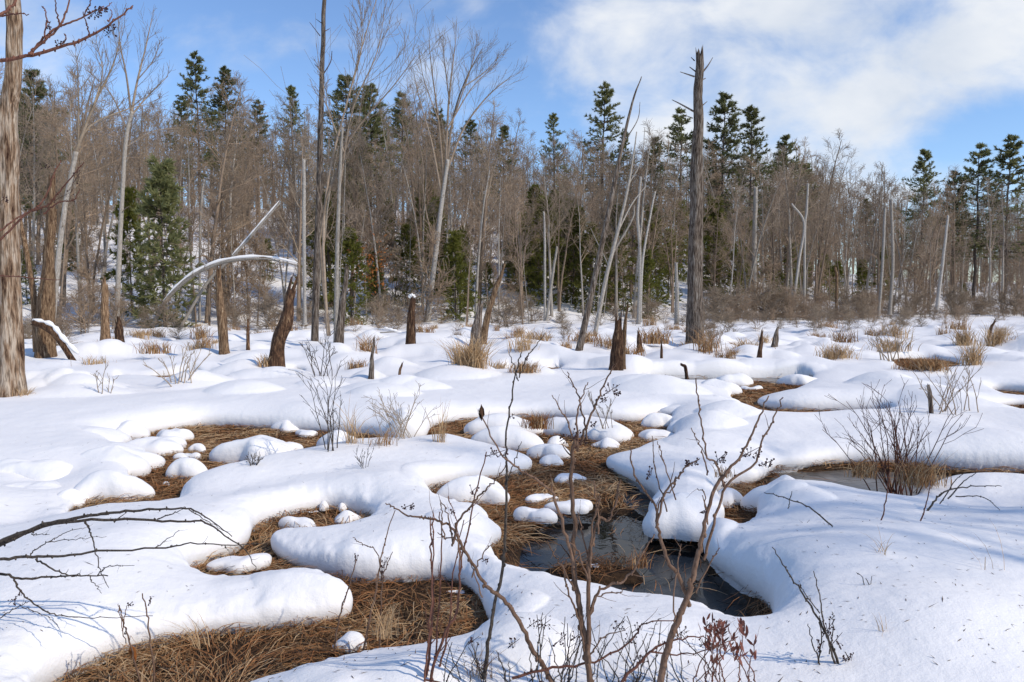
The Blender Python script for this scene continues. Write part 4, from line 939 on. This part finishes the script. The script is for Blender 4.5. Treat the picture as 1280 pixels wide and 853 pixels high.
# ------------------------------------------------------------------ shrubs and stalks
def bz(mb, path, r0, r1, seed, buds=1.0, sides=5):
    """one stem with little buds along it"""
    r = np.random.default_rng(seed); n = max(8, len(path) * 5); p = smooth_path(path, n)
    p[1:-1] += r.normal(0, .0025, (n - 2, 3)) * max(1, p[0, 1] / 4)
    rr = np.linspace(r0, r1, n); mb.tubes(p, rr, sides)
    L = np.linalg.norm(np.diff(p, axis=0), axis=1).sum(); k = int(L / .045 * buds / max(1, p[0, 1] / 3.2))
    for t in r.random(min(k, 40)):
        i = int(t * (n - 2)); d = r.normal(size=3); c = p[i] + d / np.linalg.norm(d) * rr[i]
        mb.ball(c, rr[i] * .55 + .0016, 4, (1, 1, 1.7))
    return p, rr
END = {}
def stems(o, lst, Y, m, seed, buds=1.0, twigs=0, tlen=.25, ground=True, spread=.09):
    """lst of (photo path, width px start, end); each becomes one stem child"""
    r = np.random.default_rng(seed); loc = np.array(o.location); tk = .52 if seed == 306 else .82
    for i, (pts, w0, w1) in enumerate(lst):
        y1 = Y + r.uniform(-spread, spread)
        n = len(pts); pth = np.array([P(q[0], q[1], Y + (y1 - Y) * k / max(n - 1, 1)) for k, q in enumerate(pts)])
        if ground and pts[0][1] > 846:
            d = pth[0] - pth[1]; zz = snow_z(pth[0, 0], pth[0, 1]) - .05
            if pth[0, 2] > zz: pth = np.vstack([pth[0] + d / max(-d[2], .05) * (pth[0, 2] - zz) * .9 * np.array([.5, .5, 1]), pth])
        elif ground: pth[0, 2] -= .06
        END[(seed, i)] = pth[-1]
        mb = MB(); p, rr = bz(mb, pth - loc, w0 * tk * Y / F / 2, w1 * tk * Y / F / 2, seed * 31 + i, buds)
        if twigs:
            b, k = grow(r, p[None], rr[None], twigs, .3, 1, (.35, .8), lambda t, pl: np.full(len(t), tlen), .55, .3, .12, 6, .4); mb.tubes(b, k, 3)
        mb.build('stem', m, o)
def berries(o, lst, Y, m, seed, size=.0045):
    r = np.random.default_rng(seed); loc = np.array(o.location)
    for (u, v, n, su, sv) in lst:
        mb = MB(); c0 = P(u, v, Y)
        for k in range(n):
            c = P(u + r.uniform(-su, su), v + r.uniform(-sv, sv), Y + r.uniform(-.05, .05)) - loc
            mb.ball(c, size * r.uniform(.75, 1.2), 5)
            e = c0 - loc + (c - c0 + loc) * np.array([.55, .6, .2]) + np.array([0, 0, -.012]); mb.tubes(np.stack([c, (c + e) / 2 + [0, 0, .003], e]), np.array([.0009, .001, .0012]), 3)
        ax = P(u - su * .9, v + sv * .8, Y) - loc, P(u, v, Y) - loc, P(u + su * .9, v - sv * .8, Y) - loc
        mb.tubes(np.stack(ax), np.array([.0018, .0015, .001]), 3)
        mb.build('seed_cluster', m, o)
def blade_leaf(mb, c, d, L, W, r):
    d = d / np.linalg.norm(d); s = np.cross(d, r.normal(size=3)); s /= np.linalg.norm(s); nrm = np.cross(s, d)
    V = [c, c + d * L * .35 + s * W / 2 + nrm * L * .05, c + d * L * .75 + s * W * .4, c + d * L, c + d * L * .75 - s * W * .4, c + d * L * .35 - s * W / 2 + nrm * L * .05]
    mb.raw(V, Q=[(0, 1, 2, 5), (5, 2, 3, 4)])
def shrub(label, Y, lst, m, seed, bl=(), twigs=0, tlen=.2, buds=1.0, name='bare_shrub', cat='shrub', group=None, spread=.09, ground=True, bs=.0037):
    u, v = lst[0][0][0]
    x = P(u, min(v, 853), Y)[0]
    o = thing(name, label, cat, (x, Y, snow_z(x, Y) if ground else P(u, v, Y)[2]), group)
    stems(o, lst, Y, m, seed, buds, twigs, tlen, ground, spread)
    berries(o, bl, Y, M_berry, seed + 7, bs)
    return o
FG = 'bare shrubs in the foreground'
shrub('tallest bare shrub in front of the pool, twin trunks forking up past the mounds', 2.95, [
    ([(739, 870), (730, 793), (720, 740), (717, 700), (718, 655), (714, 600), (717, 560), (722, 540)], 11, 5), ([(737, 810), (735, 755), (736, 715), (738, 688), (748, 648), (762, 650), (776, 600)], 8, 3),
    ([(722, 545), (735, 528), (745, 505), (756, 480), (768, 455)], 4.5, 2), ([(734, 530), (727, 510), (718, 485), (709, 465)], 3.2, 1.6), ([(722, 542), (722, 515), (728, 495), (735, 478)], 3.4, 1.6), ([(721, 544), (710, 528), (700, 512), (690, 494)], 3, 1.4),
    ([(717, 690), (707, 668), (695, 630), (686, 612), (668, 598), (648, 586), (623, 562), (603, 523)], 5.5, 2.2), ([(738, 686), (741, 655), (748, 632), (750, 618)], 4, 2), ([(737, 748), (750, 738), (778, 727), (792, 712), (805, 690), (818, 668)], 5, 2.2),
    ([(730, 795), (722, 770), (712, 745), (706, 720), (708, 700)], 4, 2), ([(718, 718), (700, 705), (690, 690), (684, 676)], 3, 1.5), ([(739, 690), (728, 668), (722, 640)], 3.4, 1.8), ([(748, 648), (745, 620), (742, 600)], 3.4, 1.6), ([(735, 705), (722, 690), (712, 678)], 3, 1.6), ([(736, 752), (748, 745), (770, 742), (783, 735)], 3, 1.4), ([(736, 805), (755, 795), (782, 788)], 3, 1.2)],
    M_stem, 201, [(765, 487, 16, 11, 8), (712, 545, 16, 14, 9), (622, 566, 14, 16, 6), (728, 552, 9, 9, 8), (742, 530, 5, 5, 4), (755, 500, 5, 6, 5)], 2, .10)
p = END[(201, 6)] - np.array([0, 0, .004]); lf = MB(); r = np.random.default_rng(9)
for k in range(5): blade_leaf(lf, p + r.normal(0, .004, 3), np.array([r.uniform(-.3, .1), r.uniform(-.2, .2), 1]), .055, .022, r)
o = [c for c in col.objects if c.name == 'bare_shrub'][0]; lo = lf.build('curled_leaf', M_rot, o); lo.location = -o.location
shrub('sturdy forked bare shrub with seed clusters, right of the pool', 2.9, [
    ([(822, 870), (837, 805), (848, 775), (860, 745), (868, 715), (873, 690), (879, 668), (884, 640), (897, 605), (911, 587), (932, 561), (949, 521), (961, 495)], 13, 2), ([(862, 738), (850, 722), (837, 705), (826, 675), (821, 650), (820, 634), (794, 598), (787, 558)], 8, 2),
    ([(821, 636), (833, 615), (850, 594), (857, 584), (874, 574)], 4, 1.8), ([(880, 680), (893, 657), (909, 605), (942, 582), (951, 554), (966, 525), (979, 497)], 5, 2), ([(907, 591), (895, 580), (884, 572), (878, 540), (873, 505), (870, 473)], 3.4, 2), ([(884, 574), (876, 560), (864, 535)], 2.6, 1.4), ([(820, 640), (826, 625), (842, 610), (845, 600)], 3, 1.4),
    ([(885, 636), (880, 618), (872, 612)], 2.4, 1.2), ([(848, 776), (842, 755), (848, 700), (852, 680)], 3, 1.6), ([(834, 620), (820, 590), (815, 545)], 2.4, 1.2), ([(845, 605), (828, 570), (822, 552)], 2.2, 1.2), ([(870, 720), (890, 700), (900, 685)], 3, 1.2)],
    M_stem, 202, [(866, 578, 16, 10, 6), (900, 573, 16, 9, 9), (938, 565, 18, 14, 8), (958, 579, 14, 10, 5), (812, 592, 8, 5, 9), (905, 605, 5, 4, 4), (879, 639, 6, 5, 3)], 1, .08)
shrub('long diagonal bare stem reaching up left across the lower pillow, with side twigs', 3.0, [
    ([(697, 868), (680, 835), (665, 811), (650, 780), (631, 752), (614, 738), (603, 728), (590, 703), (576, 680), (565, 661), (547, 651), (528, 648), (508, 644), (495, 636), (482, 629)], 9, 1.8), ([(566, 661), (575, 648), (589, 632), (600, 620), (610, 611), (622, 597), (632, 583)], 4, 1.6), ([(566, 660), (560, 645), (550, 625)], 3, 1.4),
    ([(576, 680), (570, 675), (556, 672), (547, 666)], 3, 1.2), ([(590, 703), (605, 690), (616, 680)], 2.6, 1.2), ([(555, 655), (552, 640), (551, 628)], 2.4, 1.2), ([(603, 728), (592, 715), (585, 700)], 2.4, 1.2)], M_stem, 203, [(510, 633, 9, 8, 4), (566, 640, 4, 3, 3), (593, 612, 6, 6, 6), (607, 700, 4, 5, 3)], 1, .09, group=FG)
shrub('thin straight grey stem with forked tip left of the tallest shrub', 3.2, [([(602, 868), (609, 810), (617, 766), (629, 704), (632, 650), (633, 594), (632, 565), (636, 520), (646, 463), (652, 440)], 6.5, 1.6), ([(649, 454), (660, 445), (672, 430), (681, 416)], 2.2, 1.2), ([(648, 458), (640, 450), (636, 440)], 1.8, 1), ([(632, 590), (645, 570), (652, 552)], 2, 1)], M_dark, 204, [(659, 447, 4, 3, 3), (640, 520, 3, 4, 3)], group=FG)
shrub('clump of thin upright stems at the bottom left of centre', 3.1, [([(520, 870), (531, 850), (538, 800), (541, 740), (539, 690), (538, 646)], 5.5, 2), ([(536, 860), (545, 821), (560, 785), (573, 759), (578, 700), (590, 640), (608, 565)], 6, 1.8), ([(545, 800), (552, 700), (550, 640)], 3, 1.6), ([(550, 815), (562, 780), (566, 720), (580, 650)], 3.4, 1.6), ([(530, 855), (536, 806), (539, 759), (541, 690), (541, 640)], 4, 1.8), ([(575, 700), (572, 660), (560, 620)], 2.4, 1.2)], M_red, 205, [(541, 678, 3, 2, 5)], 2, .12, group=FG)
shrub('bare stems left of centre ending in a reddish seed head', 3.9, [([(446, 868), (459, 788), (470, 740), (474, 711), (481, 679), (494, 638)], 4, 1.4), ([(477, 711), (470, 690), (452, 680), (441, 672)], 2, 1), ([(474, 800), (477, 740), (480, 716), (491, 690)], 3, 1.2), ([(418, 800), (425, 770), (435, 738), (445, 700)], 3, 1.6)], M_stem, 206, [(445, 698, 9, 3, 6), (482, 703, 9, 5, 9), (478, 716, 7, 2, 10)], 1, .06, group=FG)
o = shrub('weedy stalks with a hanging orange leaf at the lower left', 3.6, [([(180, 868), (167, 822), (158, 790), (152, 770), (149, 757)], 3, 1.6), ([(196, 868), (190, 815), (185, 775), (178, 742)], 3.4, 1.8), ([(153, 772), (158, 762), (165, 752)], 1.6, .9), ([(157, 788), (150, 770), (148, 755)], 1.6, .9)], M_stem, 207, [(163, 755, 6, 4, 3), (157, 789, 4, 2, 4), (187, 752, 6, 2, 7)], group=FG)
lf = MB(); r = np.random.default_rng(4); p = P(163, 806, 3.6) - np.array(o.location)
for k in range(4): blade_leaf(lf, p, np.array([r.uniform(0, .3), r.uniform(-.3, .3), -1]), .085, .03, r)
lf.build('orange_leaf', M_rust, o)
for lab, Y, lst, m_, bl in [
    ('budded dark twigs rising out of the snow at the bottom right', 3.25, [([(1060, 868), (1048, 830), (1037, 800), (1018, 765), (998, 735), (980, 708), (965, 684)], 5, 1.4), ([(1055, 868), (1039, 814), (1030, 780), (1025, 749), (1017, 714)], 4, 1.4), ([(1018, 868), (1022, 840), (1027, 800), (1024, 770)], 3.4, 1.6), ([(1074, 868), (1064, 830), (1056, 815)], 3.4, 1.4), ([(1025, 749), (1005, 740), (1000, 730)], 2, 1), ([(1037, 800), (1042, 780), (1040, 765)], 2, 1.2), ([(1030, 850), (1015, 800), (1010, 780)], 2.6, 1.2)], M_dark, [(1036, 785, 16, 9, 14), (1045, 800, 14, 9, 12), (1060, 822, 8, 8, 6), (1025, 808, 8, 5, 8), (1052, 838, 6, 10, 6)]),
    ('single dark twig with grass blades standing in the right foreground snow', 3.9, [([(1101, 788), (1096, 765), (1090, 742), (1082, 723)], 3, 1.2), ([(1085, 730), (1078, 722), (1070, 716)], 1.6, .8), ([(1085, 728), (1090, 720)], 1.4, .8)], M_dark, []),
    ('slim reddish stem between grass blades on the right snow field', 5.2, [([(1095, 691), (1100, 660), (1108, 622), (1112, 590)], 3, 1.2)], M_red, []),
    ('slim leaning stem on the right snow field, right of the reddish one', 5.3, [([(1142, 686), (1150, 655), (1158, 630), (1164, 600)], 3, 1.2)], M_red, []),
    ('low branching dark twig lying on the snow before the right pool', 6.0, [([(1157, 632), (1172, 622), (1193, 611), (1225, 608), (1252, 608)], 3.5, 1), ([(1185, 614), (1205, 602), (1222, 590)], 2.4, .9), ([(1195, 611), (1230, 622), (1255, 642)], 2, .8), ([(1175, 620), (1195, 600), (1208, 590)], 2, .8)], M_dark, []),
    ('thin dark twig fallen over the snow right of the pool', 4.8, [([(1040, 645), (1010, 634), (980, 622), (955, 616)], 2.6, 1.2), ([(985, 624), (990, 614)], 1.6, 1)], M_dark, []),
    ('small twig with leaf bits at the right bottom edge of the bank', 3.2, [([(960, 868), (964, 850), (963, 838)], 3, 2), ([(996, 868), (994, 852), (995, 845)], 2, 1)], M_dark, [])]:
    shrub(lab, Y, lst, m_, int(Y * 100), bl, group=FG, bs=.004)
# low thicket of dark twigs and leathery leaves along the bottom edge
def thicket(label, u0, u1, vt, n, Y, seed, m_, nl=0, nb=0):
    r = np.random.default_rng(seed); lst = []
    for k in range(n):
        u = r.uniform(u0, u1); v = vt + r.uniform(0, 40) ; du = r.normal(0, 22)
        lst.append(([(u + du, 868), (u + du * .6 + r.normal(0, 5), (868 + v) / 2 + 8), (u + r.normal(0, 5), v)], r.uniform(2.2, 3.6), 1.2))
    o = shrub(label, Y, lst, m_, seed, [(r.uniform(u0, u1), vt + r.uniform(0, 35), 8, 8, 7) for k in range(nb)], 3, .09, 1.4, 'low_shrub', 'shrub', FG, .3)
    if nl:
        lf = MB()
        for pts, _, _ in lst[:nl]:
            for q in range(9):
                t = r.random() * .6; c = P(pts[2][0] + (pts[1][0] - pts[2][0]) * t + r.normal(0, 3), pts[2][1] + (pts[1][1] - pts[2][1]) * t + r.normal(0, 3), Y + r.normal(0, .05)) - np.array(o.location)
                blade_leaf(lf, c, np.array([r.normal(0, .45), r.normal(0, .4), .9]), r.uniform(.03, .05), .012, r)
        lf.build('leaves', M_leaf, o)
thicket('low shrub with upright leathery red brown leaves at the bottom edge', 880, 938, 775, 13, 3.0, 301, M_red, 13, 2)
thicket('tangle of dark budded twigs under the tallest shrub', 650, 760, 765, 16, 3.05, 302, M_dark, 0, 4)
thicket('low dark twigs with seed heads left of the leathery leaves', 770, 875, 770, 16, 3.1, 303, M_dark, 0, 4)
thicket('brush of fine dark twigs at the bottom centre', 540, 650, 800, 14, 3.1, 304, M_dark, 0, 3)
shrub('crooked reddish branch lying low over the bottom snow', 2.95, [([(640, 848), (690, 835), (740, 828), (790, 800), (805, 780), (845, 775)], 5, 1.6), ([(760, 868), (790, 838), (812, 815), (842, 800), (880, 795)], 6, 1.8), ([(812, 815), (860, 817), (920, 800)], 3, 1.2), ([(530, 850), (580, 858), (620, 860), (680, 852)], 3, 1.4)], M_red, 305, [(800, 822, 6, 10, 5), (700, 800, 10, 9, 10)], 1, .08, group=FG, ground=False)
# branches reaching in from the left
shrub('long lichened branches arching in from the left over the lower left snow', 3.75, [
    ([(-60, 704), (0, 677), (55, 656), (109, 645), (150, 640), (197, 637), (232, 636), (260, 648), (290, 671)], 11, 2), ([(-60, 712), (0, 682), (68, 655), (150, 649), (213, 652), (254, 653), (281, 669), (309, 691), (320, 713)], 10, 1.6), ([(-60, 702), (0, 699), (40, 696), (77, 695), (120, 690), (202, 685), (238, 680), (290, 682), (330, 680)], 9, 1.6),
    ([(-60, 706), (0, 718), (25, 723), (60, 721), (96, 720), (135, 720)], 8, 3), ([(18, 722), (24, 738), (38, 751), (60, 765), (82, 771), (130, 772), (191, 770)], 5, 1.4), ([(106, 652), (113, 667), (118, 682), (126, 713), (136, 735)], 5, 1.4), ([(45, 699), (62, 710), (87, 720), (100, 718)], 5, 2.5), ([(35, 696), (46, 686), (60, 678), (78, 668), (93, 662), (108, 660)], 3.4, 1.2), ([(60, 678), (90, 674), (133, 671)], 2.4, 1), ([(122, 719), (130, 711), (142, 707), (168, 707)], 3, 1.2),
    ([(191, 686), (207, 676), (224, 663)], 3, 1.4), ([(197, 649), (215, 643), (232, 636)], 3.4, 1.4), ([(110, 720), (118, 730), (127, 742)], 2.6, 1.2), ([(0, 773), (20, 760), (36, 752)], 3, 1.4), ([(27, 759), (42, 764), (55, 769), (66, 775), (73, 785)], 2.4, 1.2), ([(236, 637), (265, 655), (290, 670)], 2.6, 1), ([(281, 682), (286, 690)], 2, 1), ([(40, 668), (62, 668)], 2.4, 1)],
    M_dark, 306, [(18, 749, 9, 8, 8), (25, 741, 5, 3, 4)], 2, .05, .8, 'leafless_branch', 'branch', None, .2, False)
shrub('bare branches with dark seed clusters reaching in at the upper left corner', 3.9, [
    ([(-60, 84), (0, 76), (42, 69), (93, 54), (126, 37), (160, 13), (166, 7)], 7, 1.6), ([(38, 68), (50, 52), (75, 30), (84, 10), (90, -10)], 4.4, 1.8), ([(36, 68), (70, 37), (95, 26), (112, 17), (130, 8)], 4, 1.4), ([(-40, 42), (0, 20), (17, 5), (28, -12)], 6, 3), ([(0, 20), (22, 18), (36, 18)], 3, 1.2), ([(112, 45), (108, 30), (104, 15)], 2.4, 1.2), ([(75, 58), (82, 48), (80, 42)], 2, 1.2), ([(56, 46), (58, 28), (56, 12), (52, 8)], 2.6, 1.2), ([(75, 30), (70, 10), (68, -10)], 2.6, 1.2), ([(105, 20), (112, 5), (116, -8)], 2, 1), ([(136, 28), (140, 20), (138, 12)], 2, 1), ([(124, 15), (132, 10), (140, 3)], 2, 1)],
    M_red, 307, [(118, 16, 22, 10, 9), (138, 40, 12, 8, 7), (75, 54, 8, 6, 4), (60, 32, 8, 4, 7), (128, 12, 8, 7, 5), (137, 33, 5, 6, 4)], 0, .06, 1.6, 'leafless_branch', 'branch', None, .2, False, .0048)
shrub('red budded twigs slanting up before the flaking snag at the left', 5.0, [([(-40, 330), (0, 300), (30, 270), (53, 253), (65, 225), (76, 200)], 4, 1.6), ([(40, 264), (60, 256), (72, 243), (90, 220), (105, 203)], 3.4, 1.4), ([(-40, 306), (0, 288), (32, 266)], 4, 2), ([(55, 268), (72, 254), (92, 250), (100, 236)], 2.6, 1.4), ([(-30, 352), (0, 345), (40, 348), (75, 350)], 2.4, 1)], M_red, 308, [(5, 249, 7, 5, 4), (80, 245, 8, 14, 8), (96, 222, 7, 5, 9), (56, 208, 5, 6, 5)], 0, .06, 2, 'leafless_branch', 'branch', None, .2, False, .0048)
# shrubs farther out
def fan(label, u, v, w_, h, n, m_, seed, Y=None, tw=3, thick=2.0, name='bare_shrub', curve=.25, group=None, cat='shrub', tl=.28):
    r = np.random.default_rng(seed); b = on_snow(u, v) if Y is None else P(u, v, Y); Y = b[1]; mb = MB()
    o = thing(name, label, cat, tuple(b), group); s = Y / F
    for k in range(n):
        x0 = r.normal(0, .10) * w_ * s; y0 = r.normal(0, .12) * w_ * s; dx = r.uniform(-.5, .5) * w_ * s; dy = r.uniform(-.4, .4) * w_ * s; H_ = h * s * r.uniform(.5, 1.05)
        t = np.linspace(0, 1, 6)[:, None]
        pth = np.concatenate([x0 + dx * (t * (1 - curve) + curve * t ** 2), y0 + dy * t, -.08 + (H_ + .08) * (t - .12 * t ** 3)], 1)
        pth[1:] += r.normal(0, .008 * h * s, (5, 3))
        rr = np.linspace(thick, thick * .35, 6) * s / 2; mb.tubes(pth, rr, 4)
        if tw:
            q, k_ = grow(r, pth[None], rr[None], tw, .3, 1, (.3, .8), lambda a, pl: pl * tl, .6, .3, .12, 4); mb.tubes(q, np.maximum(k_, .3 * s), 3)
            q, k_ = grow(r, q, k_, 2, .3, 1, (.3, .8), lambda a, pl: pl * .5, .7, .2, .12, 3); mb.tubes(q, np.maximum(k_, .25 * s), 3)
    mb.build('stems', m_, o); return o
MG = 'leafless shrubs standing in the open marsh'
fan('large dark reddish shrub growing out of the right pool', 1128, 616, 110, 130, 26, M_red, 401, Y=7.55, tw=4, thick=1.7, group=MG)
fan('paler twigs standing behind the large reddish shrub of the right pool', 1185, 515, 110, 75, 12, M_twig2, 402, tw=3, thick=1.4, group=MG)
fan('bare shrub with one dark stem in front of the left snow bank', 412, 562, 50, 112, 7, M_dark, 403, tw=4, thick=1.8, group=MG)
fan('wispy grey shrub on a snow hump behind the middle clearing', 505, 545, 95, 60, 18, M_twig, 404, tw=3, thick=1.2, group=MG)
fan('thin leaning shrub with several stems in front of the left channel', 226, 478, 60, 55, 9, M_twig, 405, tw=3, thick=2, group=MG)
fan('tiny upright sapling at the left, left one of two', 125, 492, 14, 42, 2, M_twig, 406, tw=4, thick=1.8, group=MG)
fan('tiny upright sapling at the left, right one of two', 137, 492, 12, 40, 2, M_twig, 407, tw=3, thick=1.4, group=MG)
fan('grey shrub with dark arching stems behind the left channel', 402, 470, 48, 62, 8, M_dark, 408, tw=4, thick=1.4, group=MG)
fan('bare shrub with crooked branches at the right, above the broad drift', 1112, 448, 44, 42, 7, M_twig, 409, tw=4, thick=1.6, group=MG)
fan('small twiggy bush growing at the front of the largest left mound', 318, 580, 30, 14, 12, M_dark, 410, tw=3, thick=1.0, group=MG)
fan('wisps of twigs beside the clump behind the berries', 755, 528, 40, 40, 6, M_twig, 411, tw=3, thick=1.0, group=MG)
fan('thin grey bush right of the foot of the tall thick snag', 893, 432, 30, 30, 9, M_twig, 412, tw=3, thick=1.0, group=MG)
fan('faint weed stalks on the big middle drift', 455, 583, 30, 26, 7, M_dark, 413, tw=2, thick=.9, group=MG)
# tufts of dead grass
def tuft(label, u, v, w_, h, n, m_, seed, lean=0.0, name='grass_tuft', droop=.5):
    r = np.random.default_rng(seed); b = on_snow(u, v); g = G(u, v, 0.0)
    Y = b[1]; s = Y / F; o = thing(name, label, 'grass tuft', (b[0], Y, b[2]), 'tufts of dead grass')
    c = r.normal(0, .28, (n, 2)) * np.array([w_ * s * .55, w_ * s * .35]); d = r.normal(0, .38, (n, 2)) + np.array([lean, 0]); H_ = h * s * r.uniform(.45, 1.1, n)
    t = np.linspace(0, 1, 5); W = np.maximum(.0014, .42 * s) * r.uniform(.6, 1.2, n)
    px_ = c[:, :1] + d[:, :1] * H_[:, None] * (t ** 1.7)[None]; py_ = c[:, 1:] + d[:, 1:] * H_[:, None] * (t ** 1.7)[None]
    dr = r.uniform(.1, droop, n)[:, None]; pz_ = -.05 + (H_[:, None] + .05) * (t - dr * t ** 2.5)
    C = np.stack([px_, py_, pz_], -1); th = r.uniform(0, np.pi, n); sd_ = np.stack([np.cos(th), np.sin(th), th * 0], 1)[:, None] * (W[:, None] * np.array([1, 1, .85, .6, .15]))[..., None]
    V = np.stack([C - sd_, C + sd_], 2).reshape(-1, 3); i0 = (np.arange(n) * 10)[:, None] + np.arange(4) * 2
    Q = np.stack([i0, i0 + 1, i0 + 3, i0 + 2], -1).reshape(-1, 4)
    link('blades', mesh_np('blades', V, [Q], [m_, STRAW[0]], [np.repeat((r.random(n) < .35).astype(int), 4)], smooth=False), o); return o
for i, (u, v, w_, h, n, k, ln, lab) in enumerate([
    (590, 458, 60, 50, 420, 0, .1, 'big tan grass tuft round the splintered stump'), (575, 458, 30, 40, 160, 0, -.2, 'tan grass leaning left beside the splintered stump'), (655, 463, 60, 16, 260, 1, .3, 'brown grass fringe drooping over the bank in the middle'), (622, 460, 40, 14, 90, 0, .3, 'sparse straw on the bank right of the splintered stump'),
    (335, 456, 34, 18, 160, 0, -.1, 'straw tuft at the foot of the leaning dark stump'), (445, 460, 40, 16, 120, 1, 0, 'brown tuft beside the sharp grey spike'), (672, 531, 52, 20, 260, 2, 0, 'dark russet tuft at the back of the central clearing'), (1045, 448, 70, 26, 260, 0, 0, 'wide tan tuft left of the right hollow'),
    (1165, 464, 60, 24, 320, 1, -.1, 'thick brown tuft hanging over the right hollow'), (1140, 462, 60, 20, 220, 2, .1, 'russet tuft at the left of the right hollow'), (1215, 455, 40, 40, 160, 0, .1, 'upright tan grass right of the right hollow'), (1245, 432, 60, 34, 220, 0, 0, 'pale tan grass clump at the far right'),
    (1205, 430, 40, 30, 160, 0, 0, 'pale tan grass clump left of the far right one'), (550, 552, 26, 62, 40, 0, .1, 'thin tall straw stalks right of the wispy grey shrub'), (440, 552, 36, 70, 46, 0, 0, 'thin tall straw stalks left of the wispy grey shrub'), (478, 556, 50, 40, 60, 1, .1, 'short straw stalks below the wispy grey shrub'),
    (1150, 600, 90, 40, 260, 1, .1, 'coarse brown grass in the water round the large shrub'), (1078, 590, 60, 24, 160, 1, .1, 'brown grass clump at the left of the right pool'), (930, 440, 60, 16, 130, 1, 0, 'thin brown grass by the two little dark stubs'), (730, 430, 60, 24, 200, 1, 0, 'brown grass along the foot of the leaning trunks'),
    (820, 428, 60, 26, 220, 1, 0, 'brown grass left of the tall thick snag'), (670, 430, 60, 26, 180, 0, 0, 'tan grass clumps behind the middle bank'), (195, 440, 60, 20, 140, 1, 0, 'brown grass before the bent arch'), (120, 455, 60, 14, 80, 0, 0, 'pale stalks beside the snowy fallen limb'), (30, 494, 30, 14, 60, 0, .4, 'reddish straw at the foot of the flaking snag'),
    (480, 785, 40, 50, 46, 0, .2, 'arching straw blades in the lower middle grass'), (250, 795, 50, 40, 26, 0, -.5, 'arching straw blades at the front of the left drift'), (1103, 690, 26, 46, 10, 0, 0, 'few straw blades by the slim reddish stem'), (1105, 788, 30, 34, 9, 0, 0, 'few straw blades by the single dark twig'), (1240, 712, 60, 90, 5, 0, -.4, 'long single straw blades at the right edge'),
    (800, 700, 40, 18, 90, 2, .3, 'russet tuft at the right end of the strip in the central pool'), (600, 845, 60, 60, 50, 1, 0, 'dry brown stalks at the bottom centre'), (905, 590, 40, 14, 60, 1, 0, 'short brown grass between the lobes right of the pool')]):
    tuft(lab, u, v, w_, h, n, STRAW[k], 500 + i, ln)

# scattered straw along the far side of the marsh, copied from three tufts
PT_ = [tuft('dead grass tuft', 640, 430, 60, 30, 120, STRAW[k], 700 + k, 0) for k in (0, 1, 1)]
r = np.random.default_rng(19); n = 0
while n < 64:
    a = r.uniform(-.66, .68); y = r.uniform(20, 44)
    if y > yedge(a) - 1: continue
    x = a * y; k = n % 3
    if n < 3: o = PT_[n]
    else:
        o = PT_[k].copy(); col.objects.link(o); c = PT_[k].children[0].copy(); col.objects.link(c); c.parent = o
    o.location = (x, y, snow_z(x, y) - .02); sc_ = r.uniform(.35, 1.0); o.scale = (sc_ * r.uniform(.8, 1.6), sc_, sc_ * r.uniform(.7, 1.2)); o.rotation_euler = (0, 0, r.uniform(0, 6.28))
    ITEMS.append((o, uv_of(x, y), ('low tan grass tuft', 'low brown grass tuft', 'low brown grass tuft')[k] + (' out in the marsh' if y < 30 else ' towards the woods'), 'grass tuft', 'small grass tufts across the far marsh')); n += 1
# labels of the many: what it is, where, and its place among its likes
ORD = ['leftmost', 'second from left', 'third from left', 'fourth from left', 'fifth from left', 'sixth from left']
bk = {}
for it in ITEMS: bk.setdefault((it[2], mark(it[1])), []).append(it)
for (txt, mk), L in bk.items():
    L.sort(key=lambda t: t[1]); k = len(L)
    for i, (o, u, t_, cat, grp) in enumerate(L):
        lab = f'{txt}, ' + ('before ' if 'tuft' in txt else 'behind ') + mk
        if 2 <= k <= 6: lab += ', ' + ({2: ['left one', 'right one']}.get(k) or ORD)[i]
        tag(o, lab, cat, grp)
